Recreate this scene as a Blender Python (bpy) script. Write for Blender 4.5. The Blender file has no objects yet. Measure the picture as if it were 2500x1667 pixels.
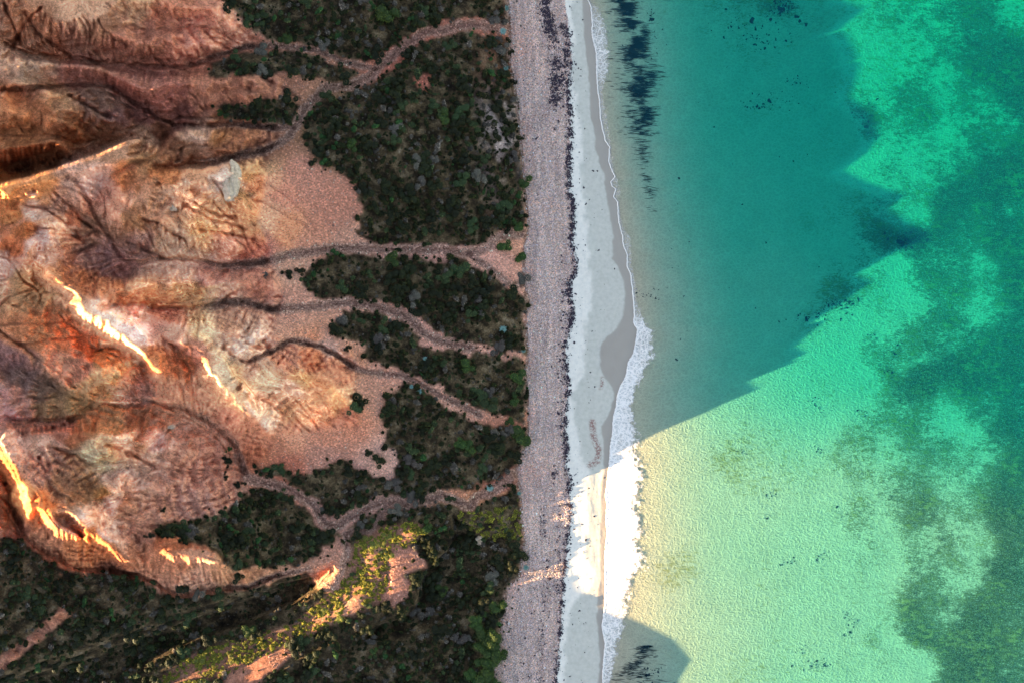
import bpy, math, random
import numpy as np
from mathutils import Vector
rng = np.random.default_rng(7)
random.seed(7)
sc = bpy.context.scene

# ------------------------------------------------------------------ camera, world, sun, exposure
CAM_H = 120.0           # drone height above the sea
PX = 0.072              # metres per photo pixel at sea level
cam_d = bpy.data.cameras.new('drone_camera')
cam_d.sensor_width = 36.0
cam_d.lens = 36.0 * CAM_H / (2500 * PX)
cam_d.clip_start = 1.0
cam_d.clip_end = 3000.0
cam = bpy.data.objects.new('drone_camera', cam_d)
cam.location = (0, 0, CAM_H)
sc.collection.objects.link(cam)
sc.camera = cam

SUN_AZ = math.radians(18)          # light travels to the right and up in the picture
SLOPE = 0.15
SUN_EL = math.atan(SLOPE)
world = bpy.data.worlds.new("World")
sc.world = world
world.use_nodes = True
wn = world.node_tree
bg = wn.nodes['Background']
sky = wn.nodes.new('ShaderNodeTexSky')
sky.sky_type = 'NISHITA'
sky.sun_disc = False
sky.sun_elevation = SUN_EL
sky.sun_rotation = math.radians(270) - SUN_AZ
sky.air_density = 0.6
sky.dust_density = 0.3
sky.ozone_density = 0.0
bg.inputs['Strength'].default_value = 0.05
wn.links.new(sky.outputs['Color'], bg.inputs['Color'])
sun_d = bpy.data.lights.new('sun', 'SUN')
sun_d.energy = 3.1
sun_d.angle = math.radians(0.15)
sun_d.color = (1.0, 0.76, 0.44)
sun = bpy.data.objects.new('sun', sun_d)
ldir = Vector((math.cos(SUN_AZ) * math.cos(SUN_EL), math.sin(SUN_AZ) * math.cos(SUN_EL), -math.sin(SUN_EL)))
sun.rotation_euler = ldir.to_track_quat('-Z', 'Y').to_euler()
sun.location = (-150, -40, 90)
sc.collection.objects.link(sun)
sc.view_settings.view_transform = 'Standard'
sc.view_settings.look = 'None'
sc.view_settings.exposure = 4.0
sc.view_settings.gamma = 1.0
sc.view_settings.use_curve_mapping = False
sc.cycles.max_bounces = 6
sc.cycles.transparent_max_bounces = 12
sc.cycles.use_denoising = True

# ------------------------------------------------------------------ small maths kit
def world_xy(px, py, z):
    f = PX * (1 - z / CAM_H)
    return (px - 1250) * f, (833.5 - py) * f

def _hash(ix, iy, seed):
    h = (ix.astype(np.int64) * 374761393 + iy.astype(np.int64) * 668265263 + seed * 974711) & 0xffffffff
    h = ((h ^ (h >> 13)) * 1274126177) & 0xffffffff
    return ((h ^ (h >> 16)) & 0xffff) / 65535.0

def vnoise(x, y, seed=0):
    x = np.asarray(x, float); y = np.asarray(y, float)
    ix = np.floor(x).astype(np.int64); iy = np.floor(y).astype(np.int64)
    fx = x - ix; fy = y - iy
    fx = fx * fx * fx * (fx * (fx * 6 - 15) + 10); fy = fy * fy * fy * (fy * (fy * 6 - 15) + 10)
    a = _hash(ix, iy, seed); b = _hash(ix + 1, iy, seed); c = _hash(ix, iy + 1, seed); d = _hash(ix + 1, iy + 1, seed)
    return (a + (b - a) * fx + (c - a) * fy + (a - b - c + d) * fx * fy) * 2 - 1

def fbm(x, y, seed=0, octv=4, gain=0.5):
    s = 0; a = 1; t = 0
    for k in range(octv):
        s = s + a * vnoise(x * 2 ** k + 17.3 * k, y * 2 ** k - 9.1 * k, seed + k); t += a; a *= gain
    return s / t

def ridged(x, y, seed=0, octv=3):
    s = 0; a = 1; t = 0
    for k in range(octv):
        s = s + a * (1 - 2 * np.abs(vnoise(x * 2 ** k + 5.3 * k, y * 2 ** k + 3.1 * k, seed + k))); t += a; a *= .5
    return s / t

def smooth(a, b, x):
    t = np.clip((x - a) / (b - a), 0, 1)
    return t * t * (3 - 2 * t)

def curve(pts, y):
    p = np.array(sorted([(q[1], q[0]) for q in pts]), float)
    return np.interp(y, p[:, 0], p[:, 1])

def inside(poly, X, Y):
    r = np.zeros(np.shape(X), bool)
    n = len(poly)
    for i in range(n):
        x1, y1 = poly[i]; x2, y2 = poly[(i + 1) % n]
        if y1 == y2: continue
        c = ((Y >= min(y1, y2)) & (Y < max(y1, y2))) & (X < (x2 - x1) * (Y - y1) / (y2 - y1) + x1)
        r ^= c
    return r

def dist_line(pts, X, Y):
    d = np.full(np.shape(X), 1e9)
    for (x1, y1), (x2, y2) in zip(pts[:-1], pts[1:]):
        L = (x2 - x1) ** 2 + (y2 - y1) ** 2 + 1e-9
        t = np.clip(((X - x1) * (x2 - x1) + (Y - y1) * (y2 - y1)) / L, 0, 1)
        d = np.minimum(d, np.hypot(X - x1 - t * (x2 - x1), Y - y1 - t * (y2 - y1)))
    return d

def dense(pts, step=2.0):
    out = []
    for a, b in zip(pts[:-1], pts[1:]):
        a = np.array(a, float); b = np.array(b, float)
        n = max(1, int(np.hypot(*(b - a)[:2]) / step))
        for k in range(n): out.append(a + (b - a) * k / n)
    out.append(np.array(pts[-1], float))
    return np.array(out)

def blur(a, n):
    for _ in range(n):
        a = np.pad(a, 1, mode='edge')
        a = (a[:-2, 1:-1] + a[2:, 1:-1] + a[1:-1, :-2] + a[1:-1, 2:] + 2 * a[1:-1, 1:-1]) / 6
    return a

# ------------------------------------------------------------------ plan of the shore (measured lines, x for every y)
PEBBLE_L = [(1238,-400),(1240,-50),(1243,0),(1248,80),(1250,160),(1266,250),(1270,320),(1280,400),(1285,470),(1292,540),(1292,575),(1280,604),(1280,687),(1296,735),(1286,783),(1292,862),(1286,900),(1292,959),(1292,1071),(1270,1119),(1265,1150),(1276,1215),(1276,1263),(1283,1320),(1270,1406),(1240,1438),(1228,1518),(1214,1597),(1206,1667),(1195,1800),(1190,2100)]
WRACK = [(1370,-400),(1372,-50),(1378,0),(1388,64),(1395,150),(1385,204),(1391,271),(1392,330),(1388,400),(1388,464),(1398,496),(1398,543),(1395,591),(1404,630),(1407,661),(1388,693),(1391,725),(1398,760),(1391,805),(1379,846),(1382,900),(1388,943),(1382,991),(1379,1055),(1385,1087),(1379,1135),(1391,1167),(1388,1199),(1395,1256),(1385,1304),(1382,1358),(1375,1416),(1372,1470),(1369,1534),(1363,1597),(1356,1667),(1350,1800),(1345,2100)]
FOAM_IN = [(1425,-400),(1430,-60),(1434,0),(1441,15),(1445,60),(1444,80),(1450,110),(1455,130),(1456,180),(1458,220),(1462,245),(1465,290),(1469,315),(1477,345),(1487,360),(1485,395),(1494,420),(1500,432),(1490,445),(1493,455),(1502,462),(1496,480),(1506,494),(1509,540),(1519,579),(1520,598),(1530,623),(1530,652),(1538,668),(1544,719),(1548,767),(1546,789),(1556,805),(1551,837),(1546,862),(1533,885),(1528,918),(1512,947),(1506,969),(1503,995),(1497,1017),(1495,1055),(1490,1087),(1487,1135),(1481,1183),(1477,1205),(1481,1231),(1479,1272),(1482,1301),(1476,1358),(1477,1406),(1476,1480),(1469,1527),(1473,1550),(1477,1569),(1471,1636),(1471,1667),(1465,1800),(1460,2100)]
FOAM_OUT = [(1430,-400),(1436,-60),(1436,0),(1465,20),(1480,60),(1487,100),(1490,150),(1486,180),(1478,210),(1476,240),(1482,270),(1488,300),(1492,330),(1494,355),(1491,365),(1500,380),(1498,410),(1503,430),(1515,450),(1520,470),(1513,492),(1515,530),(1525,560),(1542,580),(1545,610),(1545,650),(1548,670),(1555,700),(1556,730),(1565,760),(1580,785),(1595,810),(1600,850),(1598,870),(1580,895),(1565,930),(1553,960),(1548,990),(1550,1010),(1557,1050),(1562,1080),(1560,1110),(1572,1130),(1578,1150),(1570,1180),(1573,1200),(1560,1240),(1575,1270),(1582,1300),(1555,1330),(1575,1360),(1582,1385),(1545,1410),(1545,1440),(1535,1480),(1530,1510),(1525,1540),(1512,1570),(1508,1610),(1500,1640),(1492,1667),(1488,1800),(1480,2100)]

# silhouette of the cliff top as the sun sees it (from the shadow it throws on sea and sand)
EDGE = [(2061,0),(2115,20),(2055,70),(2074,92),(2106,150),(2096,190),(2080,236),(2106,255),(2138,287),(2150,330),(2128,367),(2065,414),(2119,443),(2214,476),(2176,508),(2214,534),(2272,569),(2262,582),(2211,604),(2170,626),(2096,668),(2135,687),(2106,706),(2068,732),(2023,779),(1978,792),(1947,843),(1988,865),(1953,885),(1889,905),(1825,927),(1860,950),(1800,975),(1697,1007),(1646,1036),(1621,1071),(1567,1109),(1519,1128),(1480,1144),(1436,1157),(1391,1186),(1355,1212),(1350,1260),(1379,1320),(1391,1345),(1391,1390),(1410,1428),(1436,1457),(1474,1483),(1525,1505),(1583,1527),(1646,1559),(1672,1588),(1688,1610),(1662,1652),(1656,1667)]
def beach_z(x, y):
    xl = curve(PEBBLE_L, y); xp = curve(WRACK, y); xf = curve(FOAM_IN, y)
    z = np.where(x < xp, 0.95 - 0.63 * np.clip((x - xl) / (xp - xl), 0, 1) ** 1.1,
                 0.32 - 0.30 * np.clip((x - xp) / (xf - xp), 0, 1))
    return np.where(x > xf, 0.0, z)
DEPTH_X = [0, 40, 120, 260, 450, 700, 1100, 1500]; DEPTH_Z = [.0, .20, .75, 2.05, 2.8, 3.3, 3.9, 4.6]
def depth(px, py):
    e = px - curve(FOAM_IN, py)
    soft = curve([(1560,-400),(1560,300),(1560,700),(1545,900),(1495,1200),(1495,2080)], py) * 0
    d = np.interp(e, DEPTH_X, DEPTH_Z)
    # sheltered north end deepens sooner
    d = d * (1 + .35 * smooth(900, 300, py)) * (1 - .58 * smooth(820, 1200, py + .2 * (1900 - px))) * (1 + .12 * fbm(px / 160, py / 220, 85, 3) * smooth(30, 200, e))
    return d
cA, sA = math.cos(SUN_AZ), math.sin(SUN_AZ)
_s, _t = [], []
for ex, ey in EDGE:
    z = float(beach_z(np.array(float(ex)), float(ey)))
    if ex > float(curve(FOAM_IN, ey)) + 90: z = -.05 - .12 * float(depth(np.array(float(ex)), np.array(float(ey))))
    X, Y = world_xy(ex, ey, z)
    _s.append(-X * sA + Y * cA); _t.append(X * cA + Y * sA + z / SLOPE)
_s = np.array(_s); _t = np.array(_t); _o = np.argsort(_s); _s = _s[_o]; _t = _t[_o]
_s = np.concatenate([[-95, -80, -72], _s, [42, 60, 75]]); _t = np.concatenate([[16, 20, 14], _t, [74.1, 70, 66]])

def s_coord(px, py, z):
    X, Y = world_xy(px, py, z)
    return -X * sA + Y * cA
def sun_level(px, py):
    """height at which a point seen at (px, py) just touches the lowest sun ray"""
    px = np.asarray(px, float); py = np.asarray(py, float)
    z = np.full(np.shape(px), 15.0)
    for _ in range(26):
        X, Y = world_xy(px, py, z)
        z = .5 * z + .5 * SLOPE * (np.interp(-X * sA + Y * cA, _s, _t) - X * cA - Y * sA)
    return z
DS = np.array([[-95,0],[-42,0],[-39.5,2.0],[-36,4.6],[-27,4.2],[-24.5,1.2],[-22.5,0],[-19,0],[-17.5,1.1],[-14.5,.8],[-13,.5],[-10,1.3],[-5,2.2],[0,2.2],[3,1.2],[6,1.7],[9,1.5],[12.5,.7],[16,1.5],[20,2.1],[24,1.4],[27,.4],[30,0],[40,0],[42,.8],[43.3,2.0],[47,2.0],[50,.6],[54,0],[75,0]])
def delta(px, py, z):
    return np.interp(s_coord(px, py, z), DS[:, 0], DS[:, 1])

# ------------------------------------------------------------------ height model of the cliff
GX0, GX1, GY0, GY1, G = -460, 1320, -420, 2080, 2.5
gx = np.arange(GX0, GX1 + .1, G); gy = np.arange(GY0, GY1 + .1, G)
NX, NY = len(gx), len(gy)
MX, MY = np.meshgrid(gx, gy)

VALLEYS = [
 [(-300,60,17),(0,105,14.5),(75,136,13.2),(180,148,12.2),(320,163,10.8),(446,166,9.6),(526,141,8.8),(600,115,8),(700,114,7.2),(778,124,6.5),(839,153,6),(915,168,5.5)],
 [(1262,78,1.3),(1180,62,2.8),(1126,61,3.3),(1085,77,3.6),(1040,77,4),(992,108,4.4),(957,137,4.9),(925,166,5.4),(900,191,5.8),(855,210,6.3),(791,217,6.9),(769,242,7.3),(743,268,7.7),(721,312,8.2),(696,344,8.8),(648,368,9.8),(600,378,10.6),(568,385,11.3),(530,396,12),(480,404,12.8),(430,408,13.4),(380,408,14.2)],
 [(721,312,8.2),(654,312,8.7),(574,303,9.4),(478,309,10.2),(427,306,10.6),(383,287,11.1),(335,255,11.7),(293,223,12.3),(255,207,12.9),(191,207,13.7),(121,214,14.5),(0,220,15.8),(-300,230,17)],
 [(-300,450,13.5),(0,436,12.2),(60,424,12),(120,404,12),(190,384,12),(250,360,12),(330,338,11.8),(386,346,11.4),(427,312,10.7)],
 [(180,440,18),(217,496,16.3),(242,543,15.2),(265,575,14.2),(277,607,13.3),(293,630,12.8),(319,642,12.3),(399,634,11.2),(446,631,10.6),(542,649,9.6),(638,642,8.7),(700,623,8.1),(823,604,6.6),(944,610,5.3),(1078,610,4),(1142,620,3.4),(1190,604,3),(1222,575,2.1),(1285,572,1.0)],
 [(1142,620,3.4),(1200,660,2.8),(1240,690,2.0),(1283,700,1.0)],
 [(230,680,15),(265,671,13.8),(303,669,13),(338,661,12.3),(385,640,11.4)],
 [(120,540,18),(160,565,16.5),(204,591,15),(242,604,14.2),(274,620,13.2)],
 [(373,496,16),(408,537,14.8),(446,579,13),(462,607,11.8),(481,632,10.4)],
 [(507,460,15),(542,489,14),(574,521,12.6),(606,559,11.2),(638,594,10),(657,614,9.2),(690,626,8.3)],
 [(249,754,17),(287,744,15.5),(351,744,14),(399,754,13),(478,751,11.8),(542,741,10.8),(596,738,10.1),(664,756,9.3),(779,748,7.4),(839,738,6.7),(903,744,6),(951,760,5.5),(999,776,4.9),(1030,811,4.5),(1062,830,4.1),(1150,850,3.2)],
 [(560,880,15.5),(606,883,14),(657,861,12.6),(705,832,11.2),(737,835,10.2),(779,845,9),(823,867,8),(881,905,6.8),(928,912,6.2),(983,915,5.6),(1030,940,5),(1078,966,4.5),(1126,988,3.8),(1174,1014,3.2)],
 [(640,975,14.2),(680,1000,12.6),(721,1042,10.8),(759,1065,9.6)],
 [(-250,1030,18),(0,1020,16.8),(80,1026,15.8),(143,1026,15),(191,1017,14.4),(223,990,13.9),(271,988,13.3),(303,993,13),(344,988,12.6),(376,979,12.2),(399,988,12),(446,995,11.5),(494,1020,10.9),(542,1052,10.2),(574,1087,9.6),(590,1135,9),(606,1167,8.5),(654,1179,7.8),(700,1192,7.2),(734,1211,6.7),(769,1230,6.2),(779,1256,5.9),(798,1281,5.6),(823,1285,5.3),(855,1262,5),(903,1234,4.5),(944,1221,4.1),(999,1230,3.7),(1046,1218,3.3),(1078,1207,3.1),(1110,1221,2.9),(1148,1237,2.6),(1161,1211,2.5),(1206,1199,1.9),(1238,1173,1.5),(1266,1146,1.0)],
 [(0,880,17.2),(50,900,16.4),(96,924,15.6),(137,953,14.8),(179,969,14.3),(223,988,13.9)],
 [(-250,700,19),(0,712,18),(48,732,17.4),(112,748,16.8),(153,770,16.3),(191,792,15.8),(223,821,15.2),(255,840,14.8),(303,859,14.2),(351,889,13.6),(360,921,13),(383,953,12.4),(399,985,12)],
 [(376,824,16),(415,837,15.4),(462,872,14.6),(478,920,13.4),(497,979,12),(510,1000,11.4),(530,1040,10.4)],
 [(951,1228,4.1),(935,1255,4.2),(919,1279,4.4),(905,1297,4.6),(868,1296,5),(842,1304,5.2),(849,1345,5.6),(830,1403,6.1),(817,1435,6.2),(791,1428,6.3),(772,1410,6.4),(753,1387,6.5),(664,1406,6.9),(606,1432,7.3),(542,1435,8),(478,1444,8.8),(446,1454,9.2),(415,1444,9.7),(383,1422,10.2),(335,1403,10.9),(287,1393,11.6),(223,1387,12.5),(175,1384,13.2),(128,1355,14),(80,1326,14.9),(57,1304,15.4),(44,1260,16.2),(20,1200,17),(0,1150,17.6),(-60,1080,18.3)],
 [(40,1070,19),(80,1087,18.4),(143,1103,17.4),(207,1128,16.4),(255,1144,15.6),(287,1149,15),(351,1151,13.8),(430,1150,12.4),(500,1155,11),(560,1150,9.8)],
 [(261,6,15.8),(287,29,14.8),(325,45,13.8),(367,57,13),(430,50,12),(478,50,11.2),(517,64,10.6),(542,80,10),(571,108,8.8)],
 [(150,1268,17.6),(190,1302,16.6),(230,1345,15),(262,1380,13)],
 [(1150,1285,2.8),(1140,1320,2.3),(1135,1400,1.9),(1135,1500,1.7),(1125,1600,1.7),(1120,1750,1.7)],
 [(210,300,13),(165,340,14),(100,333,15.2),(0,335,16.4)],
]
# ridges: absolute heights
RIDGES = [
 [(0,560,18.0),(60,530,18.0)],[(-200,560,18.4),(0,500,18.4),(60,484,18.3),(130,456,17.9),(170,440,17.6)],
 [(-300,140,17.5),(0,150,17.2),(48,146,17),(112,158,16.2),(191,156,15.6),(242,168,15.2),(287,188,15),(319,205,14.8),(360,220,14.4),(411,207,13.2),(470,207,12.2),(530,215,11.6),(600,210,10.8),(670,215,9.6),(730,225,8.4)],
 [(-300,-60,18),(0,-60,18.2),(100,-40,17.8),(250,-30,17.2),(330,-30,16)],
 [(0,40,16.6),(110,60,16.2),(223,60,16.2),(290,90,15),(360,110,14),(430,115,13),(490,110,11.8),(530,112,10.4)],
 [(330,-30,16),(400,10,14.4),(470,20,13),(540,40,11.4),(600,60,9.6)],
 [(0,250,17.3),(20,214,17.8),(40,208,17.7),(80,211,17.2),(120,224,16.6),(150,242,16.4),(175,268,15.8),(184,282,14.4)],
 [(150,297,15.8),(178,312,15.5),(196,326,14.8),(204,336,13.2)],
 [(0,290,17.8),(80,285,16.8),(150,297,15.8)],
 [(-300,370,17.8),(0,363,17.2),(64,357,16.8),(134,344,16.3),(152,358,15.6),(180,385,13.2)],
 [(0,115,16.4),(25,118,15.8)],
 [(360,352,15.9),(385,375,15.4),(415,395,14.6)],
 [(395,354,13.9),(430,322,13.7),(478,322,13.5),(515,330,12.8),(560,342,12),(606,338,11),(650,335,9.8)],
 [(500,368,13.5),(540,364,13.2),(570,373,12.2)],
 [(300,440,17),(367,430,16.6),(446,424,16.4),(504,419,16.0),(539,408,15.5),(560,399,15.1)],
 [(236,425,16.4),(262,480,16.3),(290,530,15.8),(330,570,14.8),(370,600,13),(420,622,11.3)],
 [(420,440,16),(445,480,15.6),(480,520,14.7),(520,560,13),(560,600,11.2),(590,637,9.5)],
 [(563,402,14.7),(566,440,14.3),(575,490,13.9),(620,520,12.9),(650,560,11.4),(695,595,9.6)],
 [(207,712,17.6),(319,697,16.2),(400,692,14.8),(478,690,13.4),(574,690,11.6),(670,700,9.8),(760,690,8)],
 [(-250,560,18.5),(0,585,18.2),(48,604,18.2),(89,639,18.3),(128,671,18.6),(159,692,19.1)],
 [(345,765,17.7),(386,790,17.4),(430,828,17.2),(465,848,17.0)],
 [(560,930,16.2),(640,930,15),(720,930,13.4),(790,950,11.8),(845,985,9.8),(880,1000,8.4)],
 [(600,1001,16.2),(640,1040,13.6),(700,1095,10.6)],
 [(500,815,15.4),(560,810,14),(640,800,12),(740,795,9.4)],
 [(-250,810,20),(0,825,19),(38,851,18.3),(80,867,17.4),(112,896,16.6),(143,928,15.8),(179,953,15),(210,975,14.3)],
 [(0,1055,19),(100,1062,18.5),(190,1062,17.6),(260,1060,16.6),(330,1080,15.4),(400,1090,13.8),(480,1100,12)],
 [(100,1135,18.8),(170,1170,18),(230,1190,17.2),(300,1190,16),(380,1190,14.2),(450,1190,12.6)],
 [(640,1380,8.6),(580,1377,11.3),(540,1370,13.6)],
 [(600,150,10.2),(700,158,9.2),(780,180,8.2),(850,190,6.9)],
 [(0,620,17.6),(60,680,17),(120,715,16.6)],
]
# crests that reach the lowest sun ray: (x, y, how far under it)
CRESTS = [
 [(-220,530,.1),(0,459,.05),(32,447,.05),(64,440,.05),(105,425,.0),(150,411,.0),(191,396,.0),(236,384,.0),(277,364,.1),(306,347,.7),(348,340,1.4)],
 [(159,692,.7),(172,700,.1),(204,725,.0),(220,757,.0),(271,779,.0),(293,811,.0),(322,840,.0),(351,862,.0),(373,897,.1),(385,915,1.6)],
 [(465,848,.6),(497,864,.05),(517,892,.0),(533,918,.0),(539,937,.0),(568,956,.0),(584,979,.0),(600,1001,.2)],
 [(-60,1040,1.2),(0,1087,.9),(13,1112,.8),(35,1150,.8),(52,1195,1.0),(70,1262,1.6)],
 [(58,1151,.7),(92,1183,.4),(118,1215,.4),(112,1246,.4),(137,1282,.4),(172,1294,.5),(214,1323,.9)],
 [(143,1237,.3),(172,1245,.0),(198,1272,.0),(242,1304,.0),(268,1326,.0),(297,1365,.2),(315,1385,2)],
 [(380,1650,5.0),(500,1600,4.2),(620,1560,3.7),(740,1515,3.2),(800,1470,2.9),(850,1420,2.4),(870,1380,2.2),(900,1330,2.0),(960,1297,1.6),(1000,1287,1.2)],
 [(360,1348,1.6),(410,1343,.1),(456,1350,.0),(501,1358,.05),(529,1366,.4),(540,1370,1.2)],
 [(300,1730,4.8),(400,1690,3.2),(520,1640,2.4),(640,1600,1.9),(760,1553,1.3),(820,1503,1.0),(870,1462,.8),(900,1445,.5),(945,1430,.4),(947,1385,.3),(960,1350,.3),(1000,1312,.4),(1025,1290,.6)],
]
SPOTS = [(1150,200,5),(1000,250,7),(850,300,8.8),(780,350,9.4),(900,450,8),(1050,450,6.2),(1180,450,4.2),(850,550,7.8),(1000,560,6),(1100,560,4.8),(900,20,7.4),(1000,30,6),(1150,20,4),(750,60,8.6),(850,90,7.6),
 (800,670,7.8),(900,680,6.8),(1000,700,5.9),(1100,720,4.8),(1200,760,3.4),(760,790,8.6),(850,800,7.4),(950,830,6.2),(1050,880,5.2),(1150,920,4),(950,980,6.4),(1050,1050,5.2),(1000,1150,4.6),(1150,1100,3.8),(850,1180,6.2),(1200,1050,3.2),
 (720,420,10.2),(780,480,9.2),(830,560,7.8),(680,480,11.2),(700,1120,8.9),(800,1080,8.5),(870,1060,7.6),(900,1110,6.9),(940,1180,5.6),(300,1300,15),(400,1290,13.6),(480,1250,11.6),(560,1230,10),(620,1230,8.6),(480,1310,13),
 (0,1480,15.6),(200,1520,12.8),(100,1600,12.8),(300,1620,11),(300,1500,11.8),(0,1700,13),(450,1530,9.2),(560,1500,8),(700,1460,6.8),(1000,1500,4.2),(900,1550,4.8),(1050,1420,3.6),(1060,1560,3.6),(1000,1650,4.2),(850,1650,5.6),(700,1650,7),(1080,1330,3.4),(1230,1350,2),(1190,1500,1.8),(1180,1600,1.7),(1200,1290,2.5),(1120,1270,3.1),
 (60,540,18.4),(90,500,18.6),(150,480,18),(60,770,18.6),(150,860,16.6),(80,800,18.4),(440,900,15),(30,940,17.4),(250,900,15.4),(60,980,16.6)]

def crest_pts():
    out = []
    for c in CRESTS:
        d = dense(c); z = sun_level(d[:, 0], d[:, 1]) - d[:, 2]
        out.append(np.column_stack([d[:, 0], d[:, 1], z]))
    return out
crest_arr = crest_pts()
# the cliff top behind the frame's edge carries the silhouette
_r = dense([(-230,-420),(-230,1700),(-130,1850),(80,1955),(300,2005),(700,2055),(930,2072)])
ox, oy = _r[:, 0], _r[:, 1]
oz = sun_level(ox, oy); oz = oz - delta(ox, oy, oz)
cons = [dense(v) for v in VALLEYS] + [dense(v) for v in RIDGES] + [np.array([s], float) for s in SPOTS]
edge_y = np.arange(-420, 2081, 2.0)
cons.append(np.column_stack([curve(PEBBLE_L, edge_y), edge_y, np.full_like(edge_y, .95)]))
cons.append(np.column_stack([curve(PEBBLE_L, edge_y) + 30, edge_y, np.full_like(edge_y, .9)]))
cons.append(np.column_stack([curve(PEBBLE_L, edge_y) - 10, edge_y, np.where(np.abs(edge_y - 1145) < 14, 1.05, 1.4)]))
cons.append(np.column_stack([np.full_like(edge_y, -460.), edge_y, 17 - 0.002 * np.abs(edge_y - 700)]))
# wide lines of spots north and south of the frame
for yy in (-420, -200): cons.append(dense([(-230,yy,18.5),(300,yy,15),(700,yy,9),(1000,yy,6),(1225,yy,2.4)]))
cons.append(dense([(-230,2080,12),(0,2080,11.5)]))
cons.append(dense([(200,1850,10.5),(600,1850,7.4),(900,1850,5),(1180,1850,2)]))
cons += crest_arr
cons.append(np.column_stack([ox, oy, oz]))
for _dx, _dy in ((-4, 4), (-2.5, 2.5), (2.5, -2.5), (4, -4)):
    _z = sun_level(ox + _dx, oy + _dy); cons.append(np.column_stack([ox + _dx, oy + _dy, _z - delta(ox + _dx, oy + _dy, _z)]))
C = np.vstack(cons)
def solve():
    z = None
    for step, it in ((40, 300), (20, 200), (10, 160), (5, 120), (2.5, 60)):
        nx = int((GX1 - GX0) / step) + 1; ny = int((GY1 - GY0) / step) + 1
        ix = np.clip(np.rint((C[:, 0] - GX0) / step).astype(int), 0, nx - 1); iy = np.clip(np.rint((C[:, 1] - GY0) / step).astype(int), 0, ny - 1)
        flat = iy * nx + ix
        cnt = np.bincount(flat, minlength=nx * ny).reshape(ny, nx)
        val = np.bincount(flat, weights=C[:, 2], minlength=nx * ny).reshape(ny, nx)
        m = cnt > 0; val = np.where(m, val / np.maximum(cnt, 1), 0)
        if z is None: z = np.full((ny, nx), 10.0)
        else:
            yy = np.linspace(0, z.shape[0] - 1, ny); xx = np.linspace(0, z.shape[1] - 1, nx)
            y0 = np.clip(yy.astype(int), 0, z.shape[0] - 2); x0 = np.clip(xx.astype(int), 0, z.shape[1] - 2)
            fy = (yy - y0)[:, None]; fx = (xx - x0)[None, :]
            z = (z[y0][:, x0] * (1 - fx) + z[y0][:, x0 + 1] * fx) * (1 - fy) + (z[y0 + 1][:, x0] * (1 - fx) + z[y0 + 1][:, x0 + 1] * fx) * fy
        z[m] = val[m]
        for _ in range(it):
            p = np.pad(z, 1, mode='edge')
            z = (p[:-2, 1:-1] + p[2:, 1:-1] + p[1:-1, :-2] + p[1:-1, 2:]) / 4
            z[m] = val[m]
    return z
Z = solve()
Z = Z[:NY, :NX]

# plan masks ---------------------------------------------------------
SCRUB = [
 [(545,-420),(545,-50),(560,20),(600,60),(640,95),(740,105),(830,140),(905,155),(960,125),(990,95),(1040,65),(1120,48),(1268,65),(1250,-420)],
 [(500,170),(540,130),(620,122),(720,122),(800,150),(880,180),(850,205),(790,205),(760,195),(700,185),(600,175),(520,190)],
 [(520,260),(560,250),(620,262),(640,235),(700,240),(740,265),(720,305),(650,305),(560,295)],
 [(745,280),(800,235),(880,215),(960,170),(1010,110),(1060,85),(1130,72),(1262,95),(1270,250),(1282,380),(1290,520),(1275,560),(1215,565),(1180,600),(1100,605),(1010,605),(930,600),(880,585),(880,520),(870,470),(840,430),(790,400),(765,370),(735,330)],
 [(740,665),(780,640),(850,615),(940,625),(1060,632),(1140,640),(1200,680),(1240,700),(1285,740),(1285,860),(1150,850),(1080,820),(1010,760),(950,740),(880,728),(790,738),(735,700)],
 [(800,790),(840,755),(920,760),(990,790),(1040,840),(1100,850),(1200,870),(1290,880),(1290,1040),(1180,1000),(1100,965),(1030,925),(930,895),(905,880),(880,840),(820,820)],
 [(950,950),(1000,930),(1060,975),(1170,1030),(1290,1050),(1285,1120),(1220,1170),(1150,1190),(1060,1200),(1000,1215),(930,1210),(860,1240),(800,1265),(760,1215),(700,1175),(640,1160),(620,1130),(660,1145),(740,1160),(800,1140),(850,1120),(900,1150),(960,1190),(975,1130),(940,1080),(930,1020)],
 [(640,1190),(700,1205),(750,1240),(780,1290),(830,1300),(900,1250),(950,1240),(1080,1225),(1150,1250),(1260,1180),(1270,1260),(1280,1400),(1265,1450),(1240,1667),(1240,2080),(-460,2080),(-460,1290),(0,1315),(60,1325),(150,1395),(300,1400),(380,1430),(440,1465),(560,1445),(690,1410),(750,1395),(790,1440),(830,1435),(853,1350),(835,1300),(790,1360),(700,1385),(570,1385),(525,1345),(440,1310),(380,1285),(420,1270),(500,1262),(560,1235),(600,1200)],
]
BARE = [
 [(950,1345),(1010,1332),(1045,1382),(990,1400),(1012,1440),(1000,1452),(962,1482),(930,1462),(948,1430)],
 [(845,1462),(885,1452),(890,1482),(850,1502),(826,1515)],
 [(-30,1620),(60,1560),(150,1480),(178,1495),(100,1562),(0,1645),(-30,1660)],
 [(470,1720),(560,1640),(640,1600),(705,1575),(730,1592),(650,1650),(590,1720)],
 [(1008,190),(1052,180),(1048,225),(1020,218)],
 [(785,1335),(820,1325),(842,1345),(832,1360),(815,1345),(790,1350)],
]
def scrub_mask(X, Y):
    wx = X + 24 * fbm(X / 30, Y / 30, 31, 4, .6); wy = Y + 20 * fbm(X / 30, Y / 30, 37, 4, .6)
    m = np.zeros(np.shape(X), bool)
    for p in SCRUB: m |= inside(p, wx, wy)
    b = np.zeros(np.shape(X), bool)
    for p in BARE: b |= inside(p, X + 5 * fbm(X / 15, Y / 15, 41, 2), Y + 5 * fbm(X / 15, Y / 15, 43, 2))
    return m & ~b
step2 = 2
veg = scrub_mask(MX, MY).astype(float)
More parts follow.
